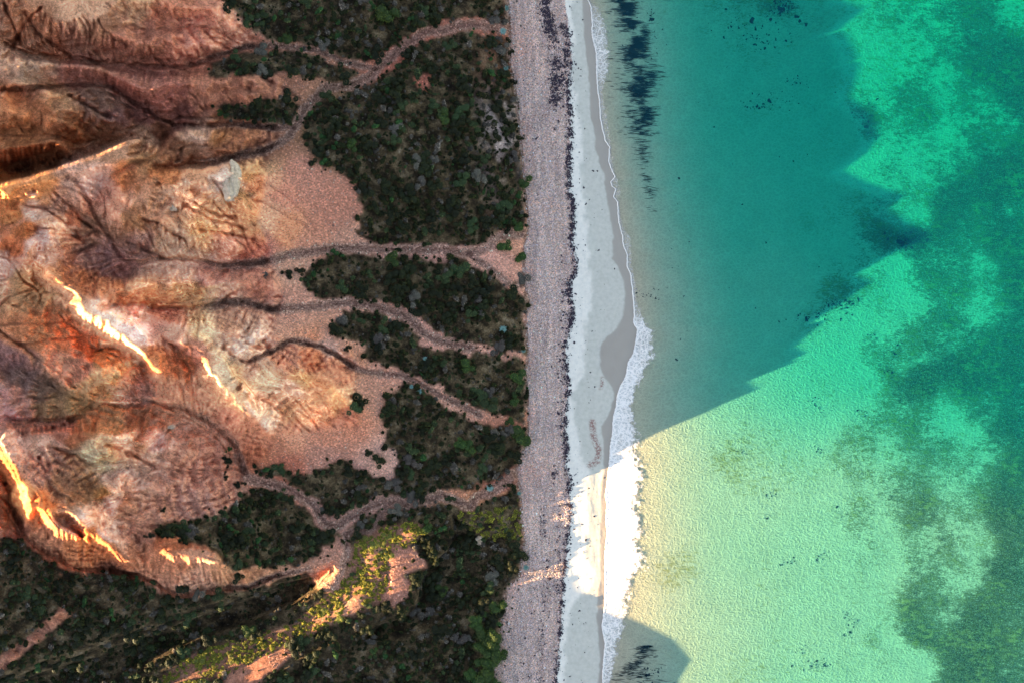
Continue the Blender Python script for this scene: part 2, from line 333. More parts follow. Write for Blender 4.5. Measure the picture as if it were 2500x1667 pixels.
GULLIES = [[(a, b) for a, b, c in VALLEYS[k]] for k in (0, 1, 2, 4, 5, 10, 11, 13, 17)]
gd = np.full(MX.shape, 1e9)
for k, g in enumerate(GULLIES): gd = np.minimum(gd, dist_line(g, MX, MY) - (4 if g[0][0] > 1200 or k in (3, 5, 7) else 0))
gul = 1 - smooth(5, 11, gd + 5.5 * fbm(MX / 16, MY / 16, 5, 3))
veg = veg * (1 - gul)
vegs = blur(veg, 4)
rock = blur(((MX < 640 + 90 * fbm(MX / 200, MY / 200, 77, 2)) | (inside([(560,800),(860,860),(880,1040),(700,1060),(560,1000)], MX, MY))).astype(float) * (1 - veg), 10)

# erosion: water drops run down the model and cut rills --------------
crest_w = np.zeros(MX.shape)
for c in crest_arr[:6] + crest_arr[7:8] + [np.column_stack([ox + q, oy - q, oz]) for q in (-4, -2, 0, 2, 4)]:
    ix = np.rint((c[:, 0] - GX0) / G).astype(int); iy = np.rint((c[:, 1] - GY0) / G).astype(int)
    ok = (ix >= 0) & (ix < NX) & (iy >= 0) & (iy < NY)
    crest_w[iy[ok], ix[ok]] = 1
cw = crest_w.copy()
for _ in range(4):
    p = np.pad(cw, 1); cw = np.maximum(cw, .72 * np.max([p[:-2, 1:-1], p[2:, 1:-1], p[1:-1, :-2], p[1:-1, 2:]], 0))
Z0 = Z.copy()
wx = MX + 10 * fbm(MX / 60, MY / 60, 3, 2); wy = MY + 10 * fbm(MX / 60, MY / 60, 4, 2)
Z = Z + rock * (.5 * fbm(wx / 50, wy / 40, 8, 5, .6) + .65 * ridged(wx / 44, wy / 36, 12, 5)) + (1 - rock) * .18 * fbm(MX / 30, MY / 30, 13, 4)
def erode(Z, n, steps, er=.25, seed=0):
    r = np.random.default_rng(seed)
    x = r.uniform(2, NX * .86, n); y = r.uniform(NY * .12, NY * .9, n)
    dx = np.zeros(n); dy = np.zeros(n); sed = np.zeros(n); water = np.ones(n); vel = np.ones(n)
    cell = G * PX * .88
    for _ in range(steps):
        ix = np.clip(x.astype(int), 0, NX - 2); iy = np.clip(y.astype(int), 0, NY - 2)
        fx = x - ix; fy = y - iy
        a = Z[iy, ix]; b = Z[iy, ix + 1]; c = Z[iy + 1, ix]; d = Z[iy + 1, ix + 1]
        gxx = (b - a) * (1 - fy) + (d - c) * fy; gyy = (c - a) * (1 - fx) + (d - b) * fx
        h = a * (1 - fx) * (1 - fy) + b * fx * (1 - fy) + c * (1 - fx) * fy + d * fx * fy
        dx = dx * .35 - gxx * .65; dy = dy * .35 - gyy * .65
        L = np.hypot(dx, dy) + 1e-6; dx /= L; dy /= L
        x2 = np.clip(x + dx, 1, NX - 3); y2 = np.clip(y + dy, 1, NY - 3)
        jx = x2.astype(int); jy = y2.astype(int); gx2 = x2 - jx; gy2 = y2 - jy
        h2 = Z[jy, jx] * (1 - gx2) * (1 - gy2) + Z[jy, jx + 1] * gx2 * (1 - gy2) + Z[jy + 1, jx] * (1 - gx2) * gy2 + Z[jy + 1, jx + 1] * gx2 * gy2
        dh = h2 - h
        cap = np.maximum(-dh, .002) * vel * water * 1.6
        over = sed > cap
        dep = np.where(dh > 0, np.minimum(dh, sed), np.where(over, (sed - cap) * .25, 0))
        cut = np.where((dh <= 0) & ~over, np.minimum((cap - sed) * er, -dh * .8), 0)
        ch = dep - cut; sed = sed - ch
        for ww, oxx, oyy in (((1 - fx) * (1 - fy), 0, 0), (fx * (1 - fy), 1, 0), ((1 - fx) * fy, 0, 1), (fx * fy, 1, 1)):
            Z = Z + np.bincount((iy + oyy) * NX + ix + oxx, weights=ch * ww, minlength=NX * NY).reshape(NY, NX)
        vel = np.sqrt(np.maximum(vel ** 2 - dh * 2, .05)); water *= .975
        x, y = x2, y2
    return Z
for k in range(8): Z = erode(Z, 40000, 45, .26, k)
def flow(Z, n, steps, seed):
    r = np.random.default_rng(seed); Zs = blur(Z, 2)
    gyy, gxx = np.gradient(Zs)
    x = r.uniform(2, NX - 3, n); y = r.uniform(NY * .1, NY * .92, n); acc = np.zeros(NX * NY); dx = np.zeros(n); dy = np.zeros(n)
    for k in range(steps):
        i = x.astype(int); j = y.astype(int)
        dx = dx * .5 - gxx[j, i]; dy = dy * .5 - gyy[j, i]; L = np.hypot(dx, dy) + 1e-6
        sp = np.minimum(L * 40, 1.0)
        x = np.clip(x + dx / L * sp, 1, NX - 3); y = np.clip(y + dy / L * sp, 1, NY - 3)
        if k > 4: acc += np.bincount(y.astype(int) * NX + x.astype(int), weights=sp, minlength=NX * NY)
    return acc.reshape(NY, NX)
acc = np.log1p(blur(flow(Z, 260000, 60, 90), 1) / 6.0)
rill = np.clip(acc - blur(acc, 8), -.4, 1.6)
Z = Z - rock * .10 * rill
# runoff streaks: noise smeared down the slope
gyy, gxx = np.gradient(blur(Z, 3)); L = np.hypot(gxx, gyy) + 1e-5; ux = gxx / L; uy = gyy / L
nz0 = rng.normal(0, 1, Z.shape); streak = np.zeros(Z.shape); JJ, II = np.mgrid[0:NY, 0:NX].astype(float)
for sg in (1, -1):
    x = II.copy(); y = JJ.copy()
    for k in range(11):
        i = np.clip(x.astype(int), 0, NX - 1); j = np.clip(y.astype(int), 0, NY - 1)
        streak += nz0[j, i]; x = x + sg * ux[j, i]; y = y + sg * uy[j, i]
streak = streak / streak.std()
Z = Z + rock * .035 * blur(streak, 1)
RILLS = [
 ([(166,233),(190,245),(217,261),(240,275),(265,284)], .9),([(472,492),(490,505),(510,518),(540,528),(575,530)], .7),
 ([(450,500),(480,515),(520,540),(560,545),(600,560)], .6),([(520,440),(545,470),(560,500)], .6),
 ([(480,560),(530,565),(580,575),(620,585)], .5),([(350,535),(390,545),(420,570),(450,585)], .7),([(310,590),(350,610),(400,628)], .6),
 ([(60,500),(110,510),(150,540),(190,575)], .6),([(90,555),(130,560),(170,570),(210,595)], .5),([(130,465),(165,500),(200,540),(240,570)], .6),
 ([(175,618),(200,612),(225,600)], .6),([(640,450),(680,470),(720,500),(745,530),(770,560)], .35),([(600,480),(650,500),(700,530),(740,550),(760,570)], .45),
 ([(545,850),(570,870),(600,885)], .6),([(560,930),(585,905),(610,885)], .5),([(575,960),(600,920),(625,885)], .5),([(640,830),(655,850),(665,865)], .4),([(600,840),(640,850),(690,840)], .5),
 ([(100,20),(60,60),(40,100),(30,120)], .7),([(10,10),(30,60),(50,105)], .8),([(60,30),(90,80),(130,110),(175,140)], .6),([(240,50),(250,70),(280,95),(310,110)], .6),
 ([(430,95),(470,120),(510,140)], .6),([(500,80),(530,105),(560,120)], .6),([(460,70),(480,100),(520,130)], .5),([(400,100),(440,130),(470,155)], .5),([(350,100),(370,130),(400,160)], .5),
 ([(260,1085),(300,1095),(340,1120),(380,1140)], .6),([(120,1090),(180,1110),(230,1140)], .4),([(355,1100),(380,1092),(400,1085)], .5),
 ([(60,1060),(100,1050),(150,1045),(180,1030)], .5),([(120,1050),(160,1035),(200,1020)], .4),([(230,860),(260,850),(290,855)], .6),
 ([(330,770),(370,800),(400,830),(430,850)], .5),([(20,740),(60,760),(110,770)], .3),([(0,810),(60,850),(130,900),(180,945)], .5),([(640,1060),(670,1090),(690,1130)], .3),
 ([(30,1180),(20,1230),(40,1270)], .6),([(0,1210),(30,1240),(45,1275)], .5),([(90,1250),(120,1310),(150,1360)], .5),([(230,1330),(262,1350),(275,1385)], .5),
 ([(620,160),(660,175),(700,195),(730,205)], .3),([(640,190),(690,215),(730,245)], .5),([(350,765),(400,750),(440,752)], .5),([(600,700),(560,720),(540,740)], .5),([(560,660),(500,690),(430,700)], .5),([(600,670),(540,700),(470,715)], .4),([(420,655),(380,690),(400,700)], .4),
]
for pts, dep in RILLS:
    xs = [p[0] for p in pts]; ys = [p[1] for p in pts]
    i0 = int((min(xs) - 25 - GX0) / G); i1 = int((max(xs) + 25 - GX0) / G); j0 = int((min(ys) - 25 - GY0) / G); j1 = int((max(ys) + 25 - GY0) / G)
    sx = MX[j0:j1, i0:i1]; sy = MY[j0:j1, i0:i1]
    qx = sx + 3.5 * fbm(sx / 14, sy / 14, 21, 2); qy = sy + 3.5 * fbm(sx / 14, sy / 14, 23, 2)
    d = dist_line(pts, qx, qy)
    Z[j0:j1, i0:i1] -= dep * np.exp(-d / 4.2)
# gully beds: flat floor with low banks
for k, g in enumerate(GULLIES):
    xs = [p[0] for p in g]; ys = [p[1] for p in g]
    i0 = max(0, int((min(xs) - 25 - GX0) / G)); i1 = min(NX, int((max(xs) + 25 - GX0) / G)); j0 = max(0, int((min(ys) - 25 - GY0) / G)); j1 = min(NY, int((max(ys) + 25 - GY0) / G))
    sx = MX[j0:j1, i0:i1]; sy = MY[j0:j1, i0:i1]
    d = dist_line(g, sx + 4 * fbm(sx / 14, sy / 14, 25, 2), sy + 4 * fbm(sx / 14, sy / 14, 27, 2))
    Z[j0:j1, i0:i1] -= (.28 + .22 * smooth(520, 720, sx)) * (1 - smooth(3, 8, d)) * smooth(1240, 1150, sx)
# ledges of the strata on the banded noses
led = rock * (.5 + .5 * smooth(-.1, .4, fbm(MX / 120, MY / 120, 55, 2)))
zz = Z + .25 * fbm(MX / 70, MY / 70, 56, 2)
Z = Z + led * .11 * np.sin(zz * 2 * math.pi / .62)
Z = Z * (1 - cw) + Z0 * cw
_lo = blur(Z[::4, ::4], 34); _yy = np.clip(np.arange(NY) / 4, 0, _lo.shape[0] - 1.001); _xx = np.clip(np.arange(NX) / 4, 0, _lo.shape[1] - 1.001)
_a = _yy.astype(int); _b = _xx.astype(int); _fy = (_yy - _a)[:, None]; _fx = (_xx - _b)[None, :]
_lo = (_lo[_a][:, _b] * (1 - _fx) + _lo[_a][:, _b + 1] * _fx) * (1 - _fy) + (_lo[_a + 1][:, _b] * (1 - _fx) + _lo[_a + 1][:, _b + 1] * _fx) * _fy
_hp = Z - _lo
Z = Z + rock * (1 - cw) * smooth(-20, 20, MX) * np.where(_hp < 0, 1.75, .8) * _hp
SL = sun_level(MX, MY)
off_f0 = np.where(MX < -190, 1.0, 0.0)
lim = np.maximum(SL - delta(MX, MY, np.minimum(Z, SL)) - .25 - 1.0 * vegs - .5 * smooth(330, 200, MY) * (off_f0 < .3), 1.05)
free = np.zeros(MX.shape)
for c, wid in zip(CRESTS, (40, 34, 30, 26, 30, 30, 40, 16, 75)):
    free = np.maximum(free, 1 - smooth(wid, wid + 14, dist_line([(p[0], p[1]) for p in c], MX, MY)))
free = np.maximum(free, 1 - smooth(30, 55, np.hypot((MX - 1190) / 1.6, MY - 1262)))
off_r = 1 - smooth(28, 45, dist_line(list(zip(ox[::12], oy[::12])), MX, MY))
off_f = np.where(MX < -190, 1.0, off_r)
free = np.maximum(free, off_f)
lim2 = SL - .04 - np.where(off_f > .3, delta(MX, MY, SL) - .04, 0) - .3 * vegs * (1 - cw) * (off_f < .3) - np.where((MY > 1560 - .45 * (MX - 250)) & (MX > -180) & (off_f < .3), np.interp(MX, [100, 300, 640, 900, 1030], [5.0, 4.2, 1.9, .5, .3]), 0) * smooth(1255, 1290, MY) * smooth(1300, 1080, MX)
Z = np.minimum(Z, lim * (1 - free) + lim2 * free)
_b3 = blur(Z, 3); Z = np.clip(Z, _b3 - .22, _b3 + .22) * (1 - cw) + Z * cw
_hz = blur(inside([(300,1720),(300,1640),(450,1560),(600,1500),(760,1450),(800,1400),(835,1360),(860,1310),(930,1270),(1040,1270),(1020,1320),(960,1400),(960,1480),(820,1540),(560,1660),(480,1720)], MX, MY).astype(float), 6)
Z = Z * (1 - _hz) + blur(Z, 30) * _hz
XL = curve(PEBBLE_L, gy)[:, None]
bz = 2.0 + 0 * MX
t = smooth(-14, -3, MX - XL)
Z = Z * (1 - t) + .95 * t

def terrain_z(px, py):
    px = np.asarray(px, float); py = np.asarray(py, float)
    u = np.clip((px - GX0) / G, 0, NX - 1.001); v = np.clip((py - GY0) / G, 0, NY - 1.001)
    i = u.astype(int); j = v.astype(int); fu = u - i; fv = v - j
    z = (Z[j, i] * (1 - fu) + Z[j, i + 1] * fu) * (1 - fv) + (Z[j + 1, i] * (1 - fu) + Z[j + 1, i + 1] * fu) * fv
    xl = curve(PEBBLE_L, py)
    b = beach_z(px, py) + .05 * fbm(px / 18, py / 40, 61, 3) * smooth(0, 15, px - xl) * smooth(0, 12, curve(FOAM_IN, py) - px)
    return np.where(px > xl, b, z)

# ------------------------------------------------------------------ materials
def lin(c):
    c = np.asarray(c, float) / 255.0
    return np.where(c <= .04045, c / 12.92, ((c + .055) / 1.055) ** 2.4)

class NT:
    def __init__(s, name):
        s.m = bpy.data.materials.new(name); s.m.use_nodes = True; s.t = s.m.node_tree
        s.t.nodes.clear(); s.out = s.t.nodes.new('ShaderNodeOutputMaterial')
    def n(s, typ, **kw):
        nd = s.t.nodes.new(typ)
        for k, v in kw.items():
            if k == 'ins':
                for a, b in v.items():
                    if hasattr(b, 'is_output'): s.t.links.new(b, nd.inputs[a])
                    else: nd.inputs[a].default_value = b
            else: setattr(nd, k, v)
        return nd
    def l(s, a, b): s.t.links.new(a, b)
    def math(s, op, a, b=0.0, c=None):
        nd = s.n('ShaderNodeMath', operation=op)
        for i, v in enumerate((a, b) if c is None else (a, b, c)):
            if hasattr(v, 'is_output'): s.l(v, nd.inputs[i])
            else: nd.inputs[i].default_value = v
        return nd.outputs[0]
    def mix(s, fac, a, b, blend='MIX'):
        nd = s.n('ShaderNodeMix', data_type='RGBA', blend_type=blend)
        for i, v in ((0, fac), (6, a), (7, b)):
            if hasattr(v, 'is_output'): s.l(v, nd.inputs[i])
            else: nd.inputs[i].default_value = v
        return nd.outputs[2]
    def ramp(s, fac, stops):
        nd = s.n('ShaderNodeValToRGB'); e = nd.color_ramp.elements
        while len(e) < len(stops): e.new(.5)
        for q, (p, c) in zip(e, stops): q.position = p; q.color = (c[0], c[1], c[2], 1) if hasattr(c, '__len__') else (c, c, c, 1)
        s.l(fac, nd.inputs[0]); return nd.outputs[0]
    def noise(s, scale, detail=4, rough=.55, vec=None, dist=0.0, kind='FBM'):
        nd = s.n('ShaderNodeTexNoise', ins={'Scale': scale, 'Detail': detail, 'Roughness': rough, 'Distortion': dist})
        s.l(vec if vec is not None else s.pos(), nd.inputs['Vector']); return nd.outputs['Fac']
    def pos(s):
        if not hasattr(s, '_p'): s._p = s.n('ShaderNodeNewGeometry').outputs['Position']
        return s._p
    def attr(s, name, what='Fac'):
        return s.n('ShaderNodeAttribute', attribute_name=name).outputs[what]
    def scaled(s, v):
        nd = s.n('ShaderNodeMapping'); nd.inputs['Scale'].default_value = v; s.l(s.pos(), nd.inputs['Vector']); return nd.outputs[0]
    def bsdf(s, col, rough=.9, bump=None, strength=.5, dist=.1, spec=.2):
        b = s.n('ShaderNodeBsdfPrincipled')
        for k, v in (('Base Color', col), ('Roughness', rough), ('Specular IOR Level', spec)):
            if hasattr(v, 'is_output'): s.l(v, b.inputs[k])
            else: b.inputs[k].default_value = v
        if bump is not None:
            bp = s.n('ShaderNodeBump', ins={'Strength': strength, 'Distance': dist}); s.l(bump, bp.inputs['Height']); s.l(bp.outputs[0], b.inputs['Normal'])
        s.l(b.outputs[0], s.out.inputs['Surface']); return b

def c4(r, g, b): return (r, g, b, 1.0)

# land: attribute colour (rock and soil patches with painted shading) x strata x grit
m = NT('cliff_rock_and_soil')
col = m.attr('col', 'Color'); rk = m.attr('rock'); vg = m.attr('veg'); gr = m.attr('bed')
z = m.n('ShaderNodeSeparateXYZ'); m.l(m.pos(), z.inputs[0])
wob = m.noise(.06, 2); zc = m.math('ADD', z.outputs['Z'], m.math('MULTIPLY', wob, 2.2))
zv = m.n('ShaderNodeCombineXYZ'); m.l(m.math('MULTIPLY', z.outputs['X'], .02), zv.inputs[0]); m.l(m.math('MULTIPLY', zc, 1.0), zv.inputs[2])
st = m.n('ShaderNodeTexNoise', ins={'Scale': 1.25, 'Detail': 4.0, 'Roughness': .6}); m.l(zv.outputs[0], st.inputs['Vector'])
band = m.ramp(st.outputs['Fac'], [(.30, (.55, .40, .32)), (.42, (1.0, .80, .66)), (.5, (1.05, 1.02, .95)), (.57, (.92, .66, .50)), (.66, (1.35, 1.32, 1.25)), (.75, (.80, .52, .38))])
st2 = m.n('ShaderNodeTexNoise', ins={'Scale': 3.6, 'Detail': 3.0, 'Roughness': .6}); m.l(zv.outputs[0], st2.inputs['Vector'])
band2 = m.ramp(st2.outputs['Fac'], [(.34, (.62, .50, .42)), (.44, (1.0, .9, .82)), (.5, (.86, .74, .64)), (.56, (1.05, 1.0, .95)), (.62, (1.6, 1.55, 1.48)), (.70, (.85, .7, .6))])
bandmask = m.math('MULTIPLY', rk, m.math('ADD', .25, m.math('MULTIPLY', m.attr('strata'), .75)))
col = m.mix(m.math('MULTIPLY', bandmask, .8), col, m.mix(1.0, col, band, 'MULTIPLY'))
col = m.mix(bandmask, col, m.mix(1.0, col, band2, 'MULTIPLY'))
blot = m.ramp(m.noise(.55, 6, .68, dist=.6), [(.28, (.62, .54, .49)), (.45, (.96, .93, .91)), (.55, (1.15, 1.15, 1.15)), (.74, (1.45, 1.45, 1.42))])
col = m.mix(m.math('MULTIPLY', rk, .85), col, m.mix(1.0, col, blot, 'MULTIPLY'))
vor = m.n('ShaderNodeTexVoronoi', ins={'Scale': 4.6, 'Randomness': 1.0}); m.l(m.pos(), vor.inputs['Vector'])
sep = m.n('ShaderNodeSeparateColor'); m.l(vor.outputs['Color'], sep.inputs[0])
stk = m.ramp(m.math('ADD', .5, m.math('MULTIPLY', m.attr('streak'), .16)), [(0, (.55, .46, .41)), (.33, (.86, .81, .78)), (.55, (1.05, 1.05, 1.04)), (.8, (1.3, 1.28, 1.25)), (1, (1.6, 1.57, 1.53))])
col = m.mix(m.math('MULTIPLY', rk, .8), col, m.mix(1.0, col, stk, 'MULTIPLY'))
col = m.mix(m.math('MULTIPLY', m.ramp(m.attr('rill'), [(.25, 0), (1.0, 1)]), m.math('MULTIPLY', rk, .12)), col, c4(.17, .075, .04))  # red wash in the rills, also darkening the hollows in place of shade
col = m.mix(1.0, col, c4(1.68, 1.68, 1.68), 'MULTIPLY')
grit = m.ramp(sep.outputs[0], [(0, (.62, .55, .52)), (.5, (.95, .93, .92)), (.85, (1.15, 1.1, 1.08)), (1, (2.0, 1.9, 1.85))])
gm = m.math('MULTIPLY', m.math('SUBTRACT', 1.0, m.math('MULTIPLY', rk, .8)), .75)
col = m.mix(m.math('MULTIPLY', m.math('SUBTRACT', 1.0, rk), .9), col, m.mix(1.0, col, c4(.80, .80, .80), 'MULTIPLY'))
col = m.mix(gm, col, m.mix(1.0, col, grit, 'MULTIPLY'))
soil = m.ramp(m.noise(.45, 5, .65), [(.3, (.010, .006, .003)), (.43, (.036, .022, .010)), (.53, (.10, .060, .027)), (.63, (.20, .125, .062)), (.75, (.30, .21, .13))])
soil = m.mix(.6, soil, m.mix(1.0, soil, m.ramp(m.noise(5.0, 3, .7), [(.3, .3), (.5, 1.0), (.7, 2.2)]), 'MULTIPLY'))
col = m.mix(vg, col, soil)
bedc = m.mix(1.0, m.mix(m.ramp(m.noise(1.6, 4, .7), [(.35, 0), (.65, 1)]), c4(.20, .09, .055), c4(.52, .30, .20)), grit, 'MULTIPLY')
col = m.mix(gr, col, bedc)
fine = m.ramp(m.noise(3.2, 6, .75, dist=.4), [(.30, (.50, .42, .37)), (.43, (.84, .80, .77)), (.55, (1.14, 1.14, 1.14)), (.66, (1.42, 1.41, 1.39)), (.78, (1.75, 1.73, 1.68))])
col = m.mix(.75, col, m.mix(1.0, col, fine, 'MULTIPLY'))
crk = m.ramp(m.noise(.75, 6, .7, dist=1.4, ), [(.475, 1.0), (.494, .38), (.506, .38), (.525, 1.0)])
crk2 = m.ramp(m.noise(1.9, 5, .7, dist=1.0), [(.47, 1.0), (.492, .55), (.508, .55), (.53, 1.0)])
crk = m.mix(1.0, crk, crk2, 'MULTIPLY')
col = m.mix(m.math('MULTIPLY', rk, .6), col, m.mix(1.0, col, crk, 'MULTIPLY'))
hgt = m.math('ADD', m.math('MULTIPLY', m.noise(1.1, 8, .78), 1.7), m.math('MULTIPLY', m.math('MULTIPLY', vor.outputs['Distance'], gm), -.25))
hgt = m.math('ADD', hgt, m.math('MULTIPLY', st.outputs['Fac'], m.math('MULTIPLY', bandmask, .5)))
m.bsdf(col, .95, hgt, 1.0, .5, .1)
M_LAND = m.m

m = NT('pebble_beach_stones')
v1 = m.n('ShaderNodeTexVoronoi', ins={'Scale': 7.0, 'Randomness': 1.0}); m.l(m.pos(), v1.inputs['Vector'])
v2 = m.n('ShaderNodeTexVoronoi', ins={'Scale': 2.6, 'Randomness': 1.0}); m.l(m.pos(), v2.inputs['Vector'])
sep = m.n('ShaderNodeSeparateColor'); m.l(v1.outputs['Color'], sep.inputs[0])
base = m.mix(m.ramp(m.noise(.12, 3), [(.35, 0), (.65, 1)]), c4(.56, .38, .29), c4(.66, .45, .33))
tint = m.ramp(sep.outputs[1], [(0, (.75, .75, .95)), (.35, (1, 1, 1)), (.7, (1.1, .98, .95)), (1, (1.25, .9, .72))])
lum = m.ramp(sep.outputs[0], [(0, .35), (.2, .7), (.6, 1.0), (.9, 1.25), (1, 1.7)])
cc = m.mix(1.0, m.mix(1.0, base, tint, 'MULTIPLY'), lum, 'MULTIPLY')
ridge = m.n('ShaderNodeTexNoise', ins={'Scale': 1.0, 'Detail': 4.0}); m.l(m.scaled((1.3, .14, 1.0)), ridge.inputs['Vector'])
cc = m.mix(1.0, cc, m.ramp(ridge.outputs['Fac'], [(.35, (.80, .79, .80)), (.5, (1, 1, 1)), (.65, (1.18, 1.17, 1.16))]), 'MULTIPLY')
cc = m.mix(m.math('MULTIPLY', m.attr('warm'), .55), cc, m.mix(1.0, cc, c4(1.05, .72, .6), 'MULTIPLY'))
m.bsdf(cc, .85, m.math('ADD', m.math('MULTIPLY', v1.outputs['Distance'], -1.0), m.math('MULTIPLY', v2.outputs['Distance'], -.8)), .9, .14, .2)
M_PEB = m.m

m = NT('beach_sand')
wet = m.attr('wet'); g2 = m.attr('pale')
_sn = m.noise(1.5, 6, .65)
dry = m.mix(m.noise(.5, 4), c4(.76, .61, .46), c4(.84, .69, .53))
mid = m.mix(m.noise(.35, 4, .6), c4(.54, .45, .335), c4(.61, .51, .385))
cc = m.mix(g2, mid, dry)
cc = m.mix(1.0, cc, m.ramp(_sn, [(.35, .92), (.5, 1.0), (.65, 1.06)]), 'MULTIPLY')
cc = m.mix(wet, cc, m.mix(m.noise(.3, 3), c4(.36, .275, .20), c4(.42, .325, .24)))
red = m.attr('redweed')
cc = m.mix(m.math('MULTIPLY', red, m.ramp(m.noise(3.5, 4, .7), [(.42, 0), (.55, 1)])), cc, c4(.30, .15, .11))
rg = m.math('SUBTRACT', .85, m.math('MULTIPLY', wet, .45))
m.bsdf(cc, rg, m.noise(2.2, 6, .6), .35, .06, .3)
M_SAND = m.m

m = NT('seabed_sand_and_weed')
wd = m.attr('weed'); ye = m.attr('algae')
sx = m.scaled((.8, 1.6, 1.0))
nz = m.noise(.9, 6, .72, vec=sx); nz2 = m.noise(.16, 5, .6); nfine = m.noise(3.4, 3, .7, vec=sx)
wfac = m.math('ADD', m.math('ADD', m.math('MULTIPLY', m.math('SUBTRACT', nz, .5), 2.6), m.math('MULTIPLY', m.math('SUBTRACT', nz2, .5), 2.4)), m.math('MULTIPLY', m.math('SUBTRACT', nfine, .5), 2.6))
wfac = m.math('ADD', wfac, m.math('SUBTRACT', m.math('MULTIPLY', wd, 2.0), .48))
wfac = m.ramp(wfac, [(0.0, 0.0), (.55, .75), (1.0, 1.0)])
wfac = m.math('MULTIPLY', wfac, m.ramp(wd, [(0.0, 0.0), (.12, .6), (.3, 1.0)]))
sandc = m.mix(m.noise(.25, 5), c4(.42, .315, .20), c4(.53, .40, .26))
weedc = m.mix(m.ramp(nfine, [(.35, 0), (.7, 1)]), c4(.005, .009, .009), c4(.13, .11, .045))
weedc = m.mix(m.math('MULTIPLY', m.ramp(nz2, [(.45, 0), (.62, 1)]), m.ramp(nz, [(.45, 0), (.6, .8)])), weedc, c4(.28, .21, .06))
yfac = m.ramp(m.math('ADD', m.math('MULTIPLY', m.math('SUBTRACT', nz, .5), 2.5), m.math('SUBTRACT', m.math('MULTIPLY', ye, 1.3), .75)), [(0, 0), (.5, 1)])
cc = m.mix(m.math('MULTIPLY', yfac, .75), sandc, c4(.24, .17, .035))
spk = m.ramp(m.noise(5.5, 2, .6), [(.52, 0), (.66, 1)])
wfac = m.math('MULTIPLY', wfac, m.math('SUBTRACT', 1.0, m.math('MULTIPLY', spk, .4)))
cc = m.mix(wfac, cc, weedc)
# net imitating caustic light lines: relief plus paler lines in the colour
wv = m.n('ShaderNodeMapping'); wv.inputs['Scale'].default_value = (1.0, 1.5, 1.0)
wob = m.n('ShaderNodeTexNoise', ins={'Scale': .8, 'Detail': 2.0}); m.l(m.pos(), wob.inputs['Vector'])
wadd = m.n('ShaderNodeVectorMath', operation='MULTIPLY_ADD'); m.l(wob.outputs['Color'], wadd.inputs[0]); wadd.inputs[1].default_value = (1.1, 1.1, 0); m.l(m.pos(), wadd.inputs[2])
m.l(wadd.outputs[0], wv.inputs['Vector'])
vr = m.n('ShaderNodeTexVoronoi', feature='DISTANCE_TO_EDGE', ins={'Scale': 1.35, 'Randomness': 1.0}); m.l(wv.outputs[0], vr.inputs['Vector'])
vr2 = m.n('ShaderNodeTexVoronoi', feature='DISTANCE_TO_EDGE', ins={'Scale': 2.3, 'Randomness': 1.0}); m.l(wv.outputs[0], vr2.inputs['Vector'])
caustic = m.math('ADD', m.ramp(vr.outputs['Distance'], [(0, 1), (.06, .45), (.3, 0)]), m.math('MULTIPLY', m.ramp(vr2.outputs['Distance'], [(0, 1), (.12, .3), (.4, 0)]), .45))
cc = m.mix(1.0, cc, m.ramp(caustic, [(0, .95), (.2, .98), (.55, 1.08), (1, 1.22)]), 'MULTIPLY')
hh = m.math('ADD', m.math('MULTIPLY', caustic, .06), m.math('MULTIPLY', nz, m.math('MULTIPLY', wd, .8)))
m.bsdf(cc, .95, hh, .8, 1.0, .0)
M_BED = m.m

m = NT('sea_water_surface')
dep = m.attr('depth')
def expo(k): return m.math('POWER', math.e, m.math('MULTIPLY', dep, -k))
tint = m.n('ShaderNodeCombineColor'); m.l(expo(.54), tint.inputs[0]); m.l(expo(.045), tint.inputs[1]); m.l(expo(.085), tint.inputs[2])
tr = m.n('ShaderNodeBsdfTransparent'); m.l(tint.outputs[0], tr.inputs['Color'])
df = m.n('ShaderNodeBsdfDiffuse', ins={'Color': c4(.005, .26, .38)})
scat = m.ramp(m.math('DIVIDE', dep, 4.0), [(0, 0.0), (.12, .05), (1, .11)])
mx = m.n('ShaderNodeMixShader'); m.l(scat, mx.inputs[0]); m.l(tr.outputs[0], mx.inputs[1]); m.l(df.outputs[0], mx.inputs[2])
gl = m.n('ShaderNodeBsdfGlossy', ins={'Roughness': .12})
wvec = m.scaled((1.0, .6, 1.0))
bp = m.n('ShaderNodeBump', ins={'Strength': .35, 'Distance': .12}); m.l(m.noise(1.6, 4, .6, vec=wvec), bp.inputs['Height']); m.l(bp.outputs[0], gl.inputs['Normal'])
fr = m.n('ShaderNodeFresnel', ins={'IOR': 1.33}); m.l(bp.outputs[0], fr.inputs['Normal'])
mx2 = m.n('ShaderNodeMixShader'); m.l(m.math('MULTIPLY', fr.outputs[0], .3), mx2.inputs[0]); m.l(mx.outputs[0], mx2.inputs[1]); m.l(gl.outputs[0], mx2.inputs[2])
m.l(mx2.outputs[0], m.out.inputs['Surface'])
M_WATER = m.m

